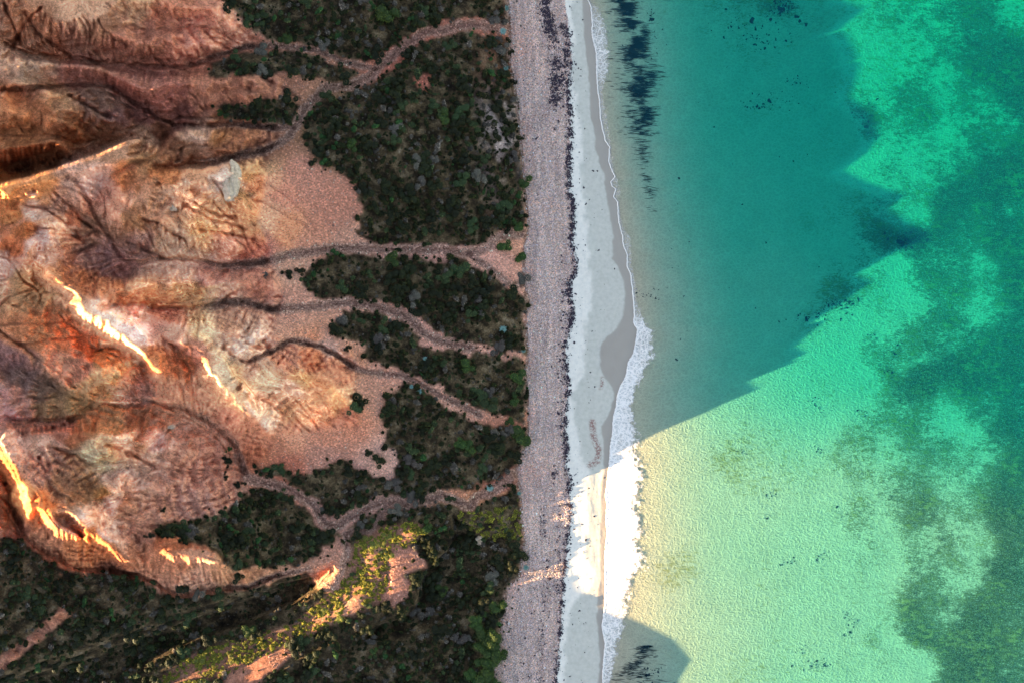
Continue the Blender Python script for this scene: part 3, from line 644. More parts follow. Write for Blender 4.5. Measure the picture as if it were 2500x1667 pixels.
m = NT('sea_foam')
den = m.attr('froth'); ln = m.attr('edge')
wv = m.scaled((1.0, 1.0, 1.0))
wob = m.n('ShaderNodeTexNoise', ins={'Scale': 1.0, 'Detail': 3.0}); m.l(m.pos(), wob.inputs['Vector'])
wadd = m.n('ShaderNodeVectorMath', operation='MULTIPLY_ADD'); m.l(wob.outputs['Color'], wadd.inputs[0]); wadd.inputs[1].default_value = (1.3, 1.3, 0); m.l(m.pos(), wadd.inputs[2])
va = m.n('ShaderNodeTexVoronoi', feature='DISTANCE_TO_EDGE', ins={'Scale': 1.5}); m.l(wadd.outputs[0], va.inputs['Vector'])
vb = m.n('ShaderNodeTexVoronoi', feature='DISTANCE_TO_EDGE', ins={'Scale': 4.2}); m.l(wadd.outputs[0], vb.inputs['Vector'])
lace = m.math('MAXIMUM', m.ramp(va.outputs['Distance'], [(0, 1), (.16, .35), (.5, 0)]), m.math('MULTIPLY', m.ramp(vb.outputs['Distance'], [(0, 1), (.2, .3), (.6, 0)]), .75))
stv = m.scaled((1.0, 6.0, 1.0)); fstreak = m.noise(1.4, 5, .7, vec=stv)
a = m.math('ADD', m.math('MULTIPLY', lace, .75), m.math('MULTIPLY', m.math('SUBTRACT', fstreak, .5), 1.3))
a = m.math('ADD', a, m.math('SUBTRACT', m.math('MULTIPLY', den, 1.9), 1.05))
a = m.math('MAXIMUM', m.math('MINIMUM', a, 1.0), 0.0)
a = m.math('MULTIPLY', a, m.ramp(den, [(0, 0), (.12, 1)]))
a = m.math('MAXIMUM', a, ln)
tr = m.n('ShaderNodeBsdfTransparent'); fb = m.n('ShaderNodeBsdfDiffuse', ins={'Color': c4(.92, .77, .64)})
bp = m.n('ShaderNodeBump', ins={'Strength': .6, 'Distance': .12}); m.l(a, bp.inputs['Height']); m.l(bp.outputs[0], fb.inputs['Normal'])
mx = m.n('ShaderNodeMixShader'); m.l(a, mx.inputs[0]); m.l(tr.outputs[0], mx.inputs[1]); m.l(fb.outputs[0], mx.inputs[2])
m.l(mx.outputs[0], m.out.inputs['Surface'])
M_FOAM = m.m

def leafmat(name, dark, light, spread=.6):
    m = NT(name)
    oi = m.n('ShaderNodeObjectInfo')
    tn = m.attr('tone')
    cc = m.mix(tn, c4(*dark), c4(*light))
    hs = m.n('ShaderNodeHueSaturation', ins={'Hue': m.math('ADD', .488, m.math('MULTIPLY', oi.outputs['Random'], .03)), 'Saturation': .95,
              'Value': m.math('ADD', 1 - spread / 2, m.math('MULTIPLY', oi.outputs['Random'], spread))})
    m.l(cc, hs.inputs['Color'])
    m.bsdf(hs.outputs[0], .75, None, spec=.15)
    return m.m
M_GREEN = leafmat('dark_green_leaves', (.008, .009, .002), (.062, .058, .011))
M_BRIGHT = leafmat('bright_green_leaves', (.02, .035, .006), (.11, .15, .02), .3)
M_OLIVE = leafmat('olive_green_leaves', (.02, .03, .008), (.11, .12, .03), .4)
M_GREY = leafmat('dry_grey_twigs', (.06, .045, .03), (.29, .205, .14), .4)
M_TEAL = leafmat('blue_green_rosette_leaves', (.04, .08, .06), (.22, .33, .24), .3)
M_BARK = leafmat('brown_bark', (.05, .03, .02), (.12, .08, .055), .3)
# one material for the massed scrub: its colour comes from an attribute
m = NT('massed_scrub_leaves'); m.bsdf(m.attr('col', 'Color'), .8, None, spec=.12); M_MASS = m.m
m = NT('dried_seaweed'); m.bsdf(m.mix(m.noise(2.5, 3), c4(.012, .008, .014), c4(.05, .022, .03)), .7, None, spec=.3); M_WEED = m.m
m = NT('drifting_seaweed_blades'); _b = m.bsdf(m.mix(m.noise(1.5, 3), c4(.004, .008, .012), c4(.02, .03, .03)), .8, None, spec=.2)
_t = m.n('ShaderNodeBsdfTransparent'); _x = m.n('ShaderNodeMixShader'); _x.inputs[0].default_value = .48; m.l(_t.outputs[0], _x.inputs[1]); m.l(_b.outputs[0], _x.inputs[2]); m.l(_x.outputs[0], m.out.inputs['Surface']); M_HAZY = m.m
m = NT('sunken_seaweed'); m.bsdf(m.mix(m.noise(1.5, 3), c4(.004, .008, .012), c4(.02, .03, .03)), .8, None, spec=.2); M_DRIFT = m.m
m = NT('beach_stone'); m.bsdf(m.attr('col', 'Color'), .8, None, spec=.25); M_STONE = m.m
m = NT('pale_rock'); m.bsdf(m.mix(m.ramp(m.noise(2.2, 7, .75), [(.35, 0), (.6, 1)]), c4(.60, .38, .23), c4(.95, .66, .42)), .95, m.noise(3.5, 7, .75), 1.0, .4, .05); M_ROCK = m.m

# ------------------------------------------------------------------ mesh helpers
def add_attr(me, name, arr, kind='FLOAT', dom='POINT'):
    at = me.attributes.new(name, kind, dom)
    if kind == 'FLOAT': at.data.foreach_set('value', np.asarray(arr, np.float32).ravel())
    else:
        a = np.asarray(arr, np.float32)
        if a.shape[1] == 3: a = np.hstack([a, np.ones((len(a), 1), np.float32)])
        at.data.foreach_set('color', a.ravel())

def make_mesh(name, V, F, mat, smooth_=False, attrs=(), mats=None, midx=None):
    """F: (n,3) or (n,4) array"""
    me = bpy.data.meshes.new(name)
    V = np.asarray(V, np.float32); F = np.asarray(F, np.int32)
    me.vertices.add(len(V)); me.vertices.foreach_set('co', V.ravel())
    k = F.shape[1]
    me.loops.add(F.size); me.loops.foreach_set('vertex_index', F.ravel())
    me.polygons.add(len(F)); me.polygons.foreach_set('loop_start', np.arange(0, F.size, k, dtype=np.int32))
    me.polygons.foreach_set('loop_total', np.full(len(F), k, np.int32))
    me.polygons.foreach_set('use_smooth', np.full(len(F), smooth_, bool))
    for mm in (mats or [mat]): me.materials.append(mm)
    if midx is not None: me.polygons.foreach_set('material_index', np.asarray(midx, np.int32))
    me.update(calc_edges=True)
    for a in attrs: add_attr(me, *a)
    return me

def link(name, me, parent=None, kind=None, label=None, cat=None, group=None, loc=None):
    o = bpy.data.objects.new(name, me)
    sc.collection.objects.link(o)
    if parent is not None: o.parent = parent
    if loc is not None: o.location = loc
    if kind: o['kind'] = kind
    if label: o['label'] = label
    if cat: o['category'] = cat
    if group: o['group'] = group
    return o

def grid_faces(ny, nx):
    i = np.arange(ny - 1)[:, None] * nx + np.arange(nx - 1)[None, :]
    return np.stack([i, i + nx, i + nx + 1, i + 1], -1).reshape(-1, 4)

def grid_mesh(name, PXA, PYA, ZA, mat, attrs):
    X, Y = world_xy(PXA, PYA, ZA)
    V = np.stack([X, Y, ZA], -1).reshape(-1, 3)
    return make_mesh(name, V, grid_faces(*PXA.shape), mat, True, attrs)

rows = np.concatenate([np.arange(-6420, -420, 400.0), np.arange(-420, -12, 7.0), np.arange(-12, 1680, 2.2), np.arange(1682, 2080, 7.0), np.arange(2080, 8000, 400.0)])

# ------------------------------------------------------------------ painted ground colours (rock and soil, with the shading of their faces included)
COLS = """50 40 165 120 90;200 20 190 150 115;100 90 150 110 85;30 160 175 140 110;150 110 160 110 85;300 100 165 110 85;380 90 165 105 80;340 20 190 150 110;480 90 190 125 100;540 100 200 145 115;400 40 185 120 90;250 60 150 105 75
60 170 150 125 100;180 180 140 90 75;300 210 125 72 60;360 210 150 100 85;420 230 150 90 75;500 210 160 105 80;560 220 155 100 75;650 210 160 110 85;30 250 190 120 70;100 280 170 105 60;60 320 150 90 45;140 250 170 130 90;250 250 140 110 90;270 280 130 95 85;180 320 140 85 45;50 370 140 85 45;130 380 120 75 40;60 400 90 55 30
250 320 130 90 60;350 280 115 70 60;450 290 115 70 60;350 340 160 125 95;480 325 165 135 110;540 335 150 100 60;600 330 160 105 70;400 330 110 65 42;280 370 160 120 90;350 390 150 110 70;450 380 130 88 60;560 360 140 92 65;640 350 135 90 68;20 460 200 125 60;100 450 195 125 65
180 430 175 140 120;230 450 200 170 150;300 430 185 110 60;400 430 180 110 60;480 425 190 140 100;563 440 195 185 165;620 420 190 150 100;640 450 210 150 110;690 480 200 130 100;750 450 185 125 100;800 500 180 120 95
30 520 190 120 60;60 560 180 100 45;80 520 190 165 140;100 600 205 180 160;150 500 165 120 95;180 540 190 110 70;150 560 220 190 150;220 550 140 100 75;250 480 180 120 95;280 510 205 150 115;320 540 160 110 70;380 520 175 130 95;350 590 150 115 100;420 590 190 165 130;450 500 210 185 150;500 560 200 180 130;540 540 195 170 130;580 480 160 130 90;600 540 200 165 120;650 530 210 160 120;700 560 210 140 95;560 600 205 165 140;630 620 190 120 100;750 580 190 130 100
20 650 200 165 140;60 690 190 150 100;110 680 200 160 120;30 600 190 100 50;90 720 180 140 90;200 640 140 102 90;250 640 140 102 95;300 660 145 98 88;200 670 170 100 60;260 700 190 120 75;340 700 220 190 150;360 720 205 160 110;450 660 200 170 140;500 680 180 130 110;480 715 190 165 120;560 720 195 160 130;620 700 180 120 95
270 770 215 200 175;320 790 220 205 190;300 730 190 140 100;400 780 185 130 110;430 820 200 160 130;500 800 200 185 140;560 790 180 140 110;480 850 180 120 95;50 800 170 110 70;100 800 165 105 60;150 820 175 100 55;220 850 160 85 45;150 890 195 140 105;250 880 160 110 60;280 920 200 180 120;310 940 195 170 140;230 930 200 165 110;200 900 180 120 90;330 960 150 115 100
240 800 215 170 120;290 845 215 170 120;380 880 190 110 60;420 900 180 105 60;450 880 165 95 55;420 960 200 145 105;480 970 205 150 110;510 950 200 150 110;530 940 215 175 125;570 980 215 175 125;560 1020 205 140 105;620 1050 190 125 90;680 1080 180 115 85;20 870 130 95 90;60 930 125 100 90;110 950 120 95 75;40 990 180 130 110;130 990 150 120 80;190 990 160 130 80
20 1010 200 150 140;60 1040 150 100 80;150 1050 150 95 75;220 1040 150 100 60;280 1040 170 130 80;340 1020 150 95 60;400 1030 170 115 80;30 1080 190 160 140;100 1090 185 150 125;180 1070 150 85 50;250 1080 200 175 130;300 1070 215 200 170;380 1070 200 170 150;240 1110 190 185 140;350 1110 185 150 120;450 1100 185 130 100;500 1130 180 125 100
100 1150 165 120 100;150 1180 150 110 80;200 1190 145 105 70;250 1200 150 110 60;280 1190 195 175 155;270 1230 205 190 175;240 1270 200 180 160;310 1240 170 120 90;400 1230 175 125 100;350 1290 165 115 90;450 1250 175 130 110;400 1320 160 90 55;350 1350 165 110 80;450 1380 165 110 80;480 1410 170 130 105;560 1390 170 125 90
15 1150 180 90 35;20 1250 150 90 55;50 1290 150 90 65;60 1200 220 140 70;90 1230 210 110 40;130 1330 160 105 75;180 1340 180 110 65;220 1320 190 110 50;250 1350 170 95 50;30 1340 160 110 90;270 1380 120 70 50
620 900 200 175 150;600 850 205 190 165;560 900 195 180 140;640 930 210 205 170;700 940 210 190 165;740 930 205 170 120;780 940 205 150 110;830 970 220 185 135;760 1010 225 185 140;700 1010 200 160 120;650 1000 210 195 165;700 870 190 130 100;760 880 190 115 75;830 920 190 130 95;850 1020 190 120 90;900 960 180 130 105;640 970 190 150 120;700 1060 205 140 105;800 1060 190 125 95;700 1140 175 100 75;620 1110 180 105 70
800 1120 170 120 100;860 1180 170 125 110;700 640 190 145 115;850 600 180 135 110;1000 620 190 140 120;1200 620 190 140 120;700 740 185 135 110;900 750 185 135 110;1000 800 185 135 115;800 850 185 145 125;950 910 190 135 110;1100 970 190 140 115;940 1130 185 145 125;1030 200 175 100 78;980 1380 165 115 95;980 1440 165 115 95;860 1480 165 120 95;1230 580 195 140 110;1240 1170 160 95 75;1255 150 170 100 75;50 1590 150 105 85;600 1650 150 105 85;820 350 130 105 70;1230 320 170 165 155;1200 420 140 130 120;1150 1350 110 85 50;1220 1400 140 110 70;1240 1250 200 140 90;-200 600 170 120 85;-200 0 170 120 85;-200 1200 160 110 80"""
CP = np.array([[float(v) for v in q.split()] for line in COLS.split('\n') for q in line.split(';')])
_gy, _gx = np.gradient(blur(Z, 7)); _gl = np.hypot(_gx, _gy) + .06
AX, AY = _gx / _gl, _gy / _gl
def paint(X, Y):
    wx = X + 16 * fbm(X / 40, Y / 40, 91, 4, .6); wy = Y + 16 * fbm(X / 40, Y / 40, 97, 4, .6)
    shp = X.shape; wx = wx.ravel(); wy = wy.ravel()
    L = lin(CP[:, 2:5]); mean = L.mean(0); L = L * .74 + .26 * mean * (L.mean(1) / mean.mean())[:, None]; L = L * ((L.mean(1) / mean.mean()) ** .22)[:, None]
    out = np.zeros((len(wx), 3)); tot = np.zeros(len(wx))
    ci = np.clip(np.rint((X.ravel() - GX0) / G).astype(int), 0, NX - 1); cj = np.clip(np.rint((Y.ravel() - GY0) / G).astype(int), 0, NY - 1)
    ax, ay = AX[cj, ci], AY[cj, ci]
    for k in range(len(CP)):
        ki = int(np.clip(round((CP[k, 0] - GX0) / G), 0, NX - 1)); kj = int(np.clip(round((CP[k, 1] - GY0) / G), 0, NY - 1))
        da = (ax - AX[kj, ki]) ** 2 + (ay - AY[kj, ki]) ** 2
        w = 1.0 / (((wx - CP[k, 0]) ** 2 + (wy - CP[k, 1]) ** 2) * (1 + 2.2 * da) + 40) ** 2.4  # keeps each face's painted shading from crossing a crest
        out += w[:, None] * L[k]; tot += w
    return (out / tot[:, None])
GAIN = np.array([1.18, 1.01, .97])
cg = paint(MX[::2, ::2], MY[::2, ::2]).reshape(len(gy[::2]), len(gx[::2]), 3) * GAIN
def samp(field, px, py, step):
    u = np.clip((px - GX0) / step, 0, field.shape[1] - 1.001); v = np.clip((py - GY0) / step, 0, field.shape[0] - 1.001)
    i = u.astype(int); j = v.astype(int); fu = u - i; fv = v - j
    if field.ndim == 3: fu = fu[..., None]; fv = fv[..., None]
    return (field[j, i] * (1 - fu) + field[j, i + 1] * fu) * (1 - fv) + (field[j + 1, i] * (1 - fu) + field[j + 1, i + 1] * fu) * fv

# ------------------------------------------------------------------ the land
PALEG = .9 * np.exp(-(((MX - 1222) / 42) ** 2 + ((MY - 300) / 170) ** 2)) * smooth(-.25, .25, fbm(MX / 26, MY / 34, 611, 3))
STRG = blur(inside([(330,1700),(470,1595),(600,1555),(720,1520),(800,1450),(850,1380),(870,1320),(930,1285),(1040,1275),(1000,1330),(960,1400),(950,1470),(820,1520),(560,1640),(420,1700)], MX, MY).astype(float), 5)
xl = curve(PEBBLE_L, rows) + 3 * fbm(rows / 22, rows * 0, 71, 3)
cols_out = np.concatenate([np.arange(-8460, -460, 500.0), np.arange(-460, -10, 6.0)])
n_in = 560
frac = np.linspace(0, 1, n_in)
CX = np.concatenate([np.broadcast_to(cols_out, (len(rows), len(cols_out))), -10 + (xl[:, None] + 10) * frac[None, :]], 1)
CY = np.broadcast_to(rows[:, None], CX.shape)
u = np.clip((CX - GX0) / G, 0, NX - 1.001)
CZ = samp(Z, CX, CY, G)
CZ[:, -1] = .95
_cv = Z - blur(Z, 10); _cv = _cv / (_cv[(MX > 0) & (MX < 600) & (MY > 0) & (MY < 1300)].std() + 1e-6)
crest_light = 1 + .30 * np.clip(_cv - .15, 0, 1.6) * rock          # convex crests painted paler, standing in for light on the relief
colA = (samp(cg, CX, CY, G * 2) * samp(crest_light, CX, CY, G)[..., None]).reshape(-1, 3)
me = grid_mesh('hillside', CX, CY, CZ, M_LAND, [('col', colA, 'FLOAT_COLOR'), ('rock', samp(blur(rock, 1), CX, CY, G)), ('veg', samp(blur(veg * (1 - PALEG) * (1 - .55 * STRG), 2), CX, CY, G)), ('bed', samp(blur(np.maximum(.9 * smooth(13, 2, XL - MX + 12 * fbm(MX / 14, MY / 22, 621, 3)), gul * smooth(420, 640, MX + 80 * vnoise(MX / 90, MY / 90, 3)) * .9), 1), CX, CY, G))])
STRATA = [[(430,450),(540,470),(600,420),(720,440),(780,540),(680,620),(560,640),(480,600),(420,520)],[(560,880),(640,830),(720,900),(800,930),(860,990),(800,1040),(680,1030),(590,980)],[(200,1290),(240,1200),(300,1150),(340,1180),(290,1260),(230,1310)],[(280,690),(380,670),(500,690),(500,790),(300,790)],[(60,600),(200,590),(160,700),(40,720)],[(200,960),(330,900),(350,990),(250,1000)],[(400,1040),(300,1040),(230,1130),(330,1130)],[(0,110),(180,160),(120,20),(20,0)]]
stm = np.zeros(MX.shape)
for p in STRATA: stm = np.maximum(stm, inside(p, MX, MY))
stm = blur(stm, 16)
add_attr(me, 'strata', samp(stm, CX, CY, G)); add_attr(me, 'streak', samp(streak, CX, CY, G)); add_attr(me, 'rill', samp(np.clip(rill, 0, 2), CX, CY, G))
link('hillside', me, kind='structure', label='eroded orange and cream clay cliff slopes falling to a scrub flat')

# pebble beach, sand, seabed
fr2 = np.linspace(0, 1, 60)
xp = curve(WRACK, rows) + 2.5 * fbm(rows / 10, rows * 0, 72, 3)
BX = xl[:, None] + (xp - xl)[:, None] * fr2[None, :]; BY = np.broadcast_to(rows[:, None], BX.shape)
BZ = terrain_z(BX, BY) + .05 * fbm(BX / 6, BY / 9, 73, 3) * (fr2 > 0) * (fr2 < 1); BZ[:, 0] = .95
warm = np.clip(smooth(.35, .0, fr2[None, :]) * (.6 + .8 * fbm(BX / 50, BY / 60, 74, 3)) + np.exp(-np.hypot((BX - 1270) / 45, (BY - 110) / 50)) + np.exp(-np.hypot((BX - 1290) / 50, (BY - 1150) / 26)), 0, 1)
me = grid_mesh('pebble_beach', BX, BY, BZ, M_PEB, [('warm', warm)])
link('pebble_beach', me, kind='structure', label='band of grey and pink shingle between the scrub and the sand')
xf = curve(FOAM_IN, rows)
SX = xp[:, None] + (xf + 6 - xp)[:, None] * fr2[None, :]; SY = np.broadcast_to(rows[:, None], SX.shape)
SZ = terrain_z(SX, SY); SZ = np.where(SX > xf[:, None], -.03 * (SX - xf[:, None]) / 6, SZ); SZ[:, 0] = BZ[:, -1]
WETL = [(1420,-400),(1420,0),(1425,100),(1437,200),(1442,280),(1452,340),(1462,400),(1474,430),(1478,470),(1487,510),(1493,560),(1497,610),(1490,632),(1506,650),(1522,680),(1527,720),(1520,770),(1508,800),(1478,825),(1466,850),(1466,900),(1500,960),(1490,1000),(1470,1040),(1473,1080),(1476,1110),(1468,1200),(1466,1300),(1465,1400),(1462,1440),(1455,1500),(1462,1600),(1460,1667),(1455,2080)]
PALE = [(1395,-400),(1398,0),(1402,200),(1415,280),(1422,400),(1430,500),(1436,560),(1440,620),(1444,700),(1450,750),(1432,790),(1428,850),(1425,920),(1398,970),(1402,1030),(1420,1090),(1436,1150),(1434,1250),(1436,1300),(1432,1350),(1450,1400),(1446,1430),(1400,1480),(1385,1530),(1380,1667),(1375,2080)]
wob = 7 * fbm(SX / 20, SY / 24, 81, 4)
wetA = smooth(-3, 3, SX + wob * .8 - curve(WETL, rows)[:, None]); paleA = 1 - smooth(-9, 5, SX + wob * 1.6 - curve(PALE, rows)[:, None])
redp = [(1470,922),(1470,940),(1466,948)], [(1446,1030),(1448,1060),(1455,1080),(1462,1100),(1458,1125),(1440,1135)]
rd = np.maximum(1 - smooth(0, 7, dist_line(redp[0], SX, SY)), 1 - smooth(3, 12, dist_line(redp[1], SX, SY)))
me = grid_mesh('sand_beach', SX, SY, SZ, M_SAND, [('wet', wetA), ('pale', paleA), ('redweed', rd)])
link('sand_beach', me, kind='structure', label='pale sand strip running down to the waterline')

seacol = np.concatenate([np.linspace(0, 700, 180), np.linspace(706, 1250, 120), np.linspace(1270, 3200, 30), np.linspace(3600, 22000, 24)])
rows_s = np.concatenate([np.arange(-15900, -900, 1000.0), np.arange(-900, -30, 30.0), np.arange(-30, 1700, 5.0), np.arange(1710, 2600, 30.0), np.arange(2600, 18000, 1000.0)])
xf_s = curve(FOAM_IN, rows_s)
WX = xf_s[:, None] + seacol[None, :]; WY = np.broadcast_to(rows_s[:, None], WX.shape)
D = depth(WX, WY)
WEEDP = """2450 150 .8;2300 50 .55;2200 30 .3;2150 100 .03;2280 70 .2;2400 20 .6;2480 20 .15;2380 130 .6;2480 220 .8;2250 200 .4;2180 160 .03;2300 250 .3;2400 260 .4;2430 330 .5;2200 330 .35;2300 340 .3;2350 400 .55;2450 420 .85;2420 470 1;2330 480 .9;2250 440 .1;2230 400 .15;2490 500 .5;2400 520 .65;2300 540 .7;2230 520 .08;2350 600 .55;2450 600 .7;2200 640 .08;2280 650 .5;2400 660 .3;2200 720 .08;2300 720 .4;2400 750 .25;2480 700 .8;2480 800 .75;2300 800 .5;2420 850 .7;2250 850 .5;2150 800 .08;2200 880 .2;2250 920 .95;2350 920 .95;2450 930 .8;2400 1000 .5;2300 980 .2;2100 950 .04;2450 1050 .75;2350 1050 .05;2280 1070 .35;2290 1120 .4;2400 1120 .35;2470 1150 .7;2440 1240 .8;2360 1250 .3;2240 1260 .5;2260 1200 .45;2300 1200 .25;2250 1330 .35;2290 1370 .4;2280 1410 .45;2380 1330 .2;2450 1400 .85;2350 1430 .3;2400 1480 .75;2250 1530 .65;2350 1550 .8;2300 1500 .5;2480 1550 .65;2400 1600 .95;2480 1640 .7;2360 1650 .85;2250 1630 .12;2180 1600 .08;2100 1500 .06;2150 1350 .08;2130 1300 .22;2150 1100 .3;2140 1060 .3;2100 1130 .25;2000 1000 .04;2000 1200 .05;2000 1400 .04;1900 1600 .04;1800 1100 .08;1800 1500 .04;1700 1300 0;1600 1500 0;1700 600 0;1900 300 0;1922 18 .42;1900 80 .2;1860 250 .13;1980 150 0;1980 500 .03;2000 600 .03;2230 590 .85;2215 600 .7;2120 290 .5;2050 745 .32;2030 760 .25;2080 790 .03;1600 200 0;1800 800 0;1650 1000 0;2050 850 0;1975 390 .04;2130 860 .3;2190 850 .4;1850 1650 .03;2050 300 .0;2140 240 .1;2600 500 .7;2600 1000 .7;2600 1500 .8;3200 800 .8;2070 380 0;1620 700 0;1560 1000 0;1700 400 0;1950 700 0;1960 0 .1;2240 230 .5;2110 1600 .15;1600 1300 0;2060 1630 .06"""
WP = np.array([[float(v) for v in q.split()] for q in WEEDP.split(';')])
YP = np.array([[1800,1120,.8],[1850,1100,.6],[1650,1400,.8],[1665,1385,.7],[1850,1400,.5],[1820,1470,.55],[1830,1640,.6],[1900,1620,.5],[2150,1080,.6],[2300,230,.5],[2240,200,.7],[1900,1150,.6],[1750,1250,.3],[1700,1050,.2],[1600,1200,0],[2000,1000,.1],[2000,1300,.1],[2000,1500,.1],[1700,1600,.05],[1620,1050,0],[1700,900,0],[1650,1200,0],[1900,900,0],[1600,1300,0],[1780,1350,.1],[1600,1500,0],[1750,1450,.1],[1900,300,0],[1700,600,0],[2400,600,.3],[2400,1200,.3],[2240,700,.3],[1770,1015,.5],[2400,300,.6],[2450,1650,.3],[1950,1250,.35],[1750,1500,.1],[2140,1300,.4],[2250,30,.6]])
def spread(P, X, Y, k0=500, pw=2):
    wx = X + 22 * fbm(X / 60, Y / 60, 191, 4, .6); wy = Y + 22 * fbm(X / 60, Y / 60, 197, 4, .6)
    o = 0; t = 0
    for k in range(len(P)):
        w = 1 / ((wx - P[k, 0]) ** 2 + (wy - P[k, 1]) ** 2 + k0) ** pw
        o = o + w * P[k, 2]; t = t + w
    return o / t
weedA = spread(WP, WX, WY) + .10 * smooth(1850, 2150, WX) * (1 + 1.5 * fbm(WX / 70, WY / 60, 205, 3)); algA = spread(YP, WX, WY)
bedZ = -.03 - D * .12 + .03 * weedA * fbm(WX / 8, WY / 8, 86, 3)
bedZ[:, 0] = -.03
# keep the plan position of the bed right below the surface point seen
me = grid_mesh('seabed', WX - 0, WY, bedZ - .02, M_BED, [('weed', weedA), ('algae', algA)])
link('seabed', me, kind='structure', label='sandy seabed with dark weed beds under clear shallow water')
wz = .012 * fbm(WX / 9, WY / 14, 88, 3) * smooth(0, 60, seacol)[None, :]
me = grid_mesh('sea_water', WX - 2, WY, wz + .0, M_WATER, [('depth', D)])
link('sea_water', me, kind='structure', label='clear turquoise water deepening away from the beach')

# foam: lacy sheet on the water's edge, built as a low swell of real thickness
fy = np.arange(-60, 1740, 1.6)
fi = curve(FOAM_IN, fy) + .8 * fbm(fy / 5, fy * 0, 301, 2); fo = curve(FOAM_OUT, fy) + 3.5 * fbm(fy / 7, fy * 0, 302, 3)
nf = 46; ff = np.linspace(0, 1, nf)
wdt = np.maximum(fo - fi, 3.0) * 1.18
FX = fi[:, None] - 1.0 + (wdt[:, None] + 1) * ff[None, :]; FY = np.broadcast_to(fy[:, None], FX.shape)
dn = np.interp(fy, [-60, 0, 40, 100, 180, 210, 330, 500, 560, 760, 790, 840, 900, 1000, 1100, 1160, 1420, 1500, 1600, 1667, 1740], [.3, .3, .5, .62, .6, .42, .38, .36, .4, .45, .72, .66, .78, .76, .74, .86, .86, .72, .68, .62, .6])
dens = dn[:, None] * (1 - smooth(.55, 1.0, ff + .22 * fbm(FX / 8, FY / 8, 305, 3)))
lw = np.interp(fy, [-60, 600, 760, 800, 1700], [1.6, 1.5, 1.8, 2.4, 2.4])
dx_in = FX - fi[:, None]
edge = np.exp(-((dx_in - 1.2) / lw[:, None]) ** 2) * smooth(-1, .2, dx_in)
crest2 = curve([(1560,800),(1567,830),(1562,870),(1548,900),(1540,930)], fy)
edge = np.maximum(edge, .9 * np.exp(-((FX - crest2[:, None]) / 2.2) ** 2) * smooth(800, 815, fy)[:, None] * smooth(960, 920, fy)[:, None])
FZ = .035 + .06 * dens + .05 * edge + .03 * fbm(FX / 3, FY / 3, 306, 2) * dens
me = grid_mesh('sea_foam', FX, FY, FZ, M_FOAM, [('froth', dens), ('edge', np.clip(edge, 0, 1))])
link('sea_foam', me, kind='stuff', label='lacy white foam of small waves spilling on the sand', cat='foam')

# ------------------------------------------------------------------ bits scattered along the beach
def tumble(n, scale, flat=.5, seed=0, sides='octa'):
    r = np.random.default_rng(seed)
    if sides == 'octa':
        base = np.array([[1,0,0],[0,1,0],[-1,0,0],[0,-1,0],[0,0,1],[0,0,-1]], float)
        F = np.array([[0,1,4],[1,2,4],[2,3,4],[3,0,4],[1,0,5],[2,1,5],[3,2,5],[0,3,5]])
    V = base[None] * r.uniform(.65, 1.25, (n, len(base), 1))
    V = V * np.array([1, 1, flat]) * np.asarray(scale).reshape(-1, 1, 1)
    a = r.uniform(0, 2 * math.pi, n); c, s = np.cos(a), np.sin(a)
    x = V[..., 0] * c[:, None] - V[..., 1] * s[:, None]; y = V[..., 0] * s[:, None] + V[..., 1] * c[:, None]
    V = np.stack([x, y, V[..., 2]], -1)
    FF = F[None] + (np.arange(n) * len(base))[:, None, None]
    return V, FF.reshape(-1, 3)

# stones on the shingle
n = 26000
py = rng.uniform(-40, 1700, n); q = rng.uniform(-.05, 1.02, n)
a = curve(PEBBLE_L, py); b = curve(WRACK, py); px = a + (b - a) * q
sz = rng.gamma(2.6, .015, n) + .03
z = terrain_z(px, py); X, Y = world_xy(px, py, z)
V, F = tumble(n, sz, .6, 3); V = V + np.stack([X, Y, z + sz * .1], -1)[:, None, :]
bc = np.array([.50, .34, .27]); cc = bc * rng.lognormal(0, .36, n)[:, None] * (1 + rng.uniform(-.14, .14, (n, 3)) * [1.2, .6, 1.2])
me = make_mesh('beach_stones', V.reshape(-1, 3), F, M_STONE, False, [('col', np.repeat(np.clip(cc, .02, .8), 6, 0), 'FLOAT_COLOR')])
link('beach_stones', me, kind='stuff', label='loose grey, pink and white stones of the shingle bank', cat='pebbles')
# stones washed down the gullies and over the talus
n = 16000
ok = (rock < .35) & (vegs < .3) & (MX > 440) & (MX < 1250) & (MY > -20) & (MY < 1690)
jj, ii = np.nonzero(ok); wgt = (.25 + 2.2 * gul[jj, ii]); wgt /= wgt.sum()
pick = rng.choice(len(jj), n, p=wgt)
px = gx[ii[pick]] + rng.uniform(-2, 2, n); py = gy[jj[pick]] + rng.uniform(-2, 2, n)
sz = rng.gamma(2.2, .022, n) + .03
z = terrain_z(px, py); X, Y = world_xy(px, py, z)
V, F = tumble(n, sz, .7, 4); V = V + np.stack([X, Y, z + sz * .2], -1)[:, None, :]
base = samp(cg, px, py, G * 2); cc = (.5 * base + .5 * np.array([.50, .29, .20])) * rng.lognormal(0, .38, n)[:, None]
me = make_mesh('talus_stones', V.reshape(-1, 3), F, M_STONE, False, [('col', np.repeat(np.clip(cc, .02, .85), 6, 0), 'FLOAT_COLOR')])
link('talus_stones', me, kind='stuff', label='loose stones washed down the gullies and over the foot of the cliff', cat='stones')

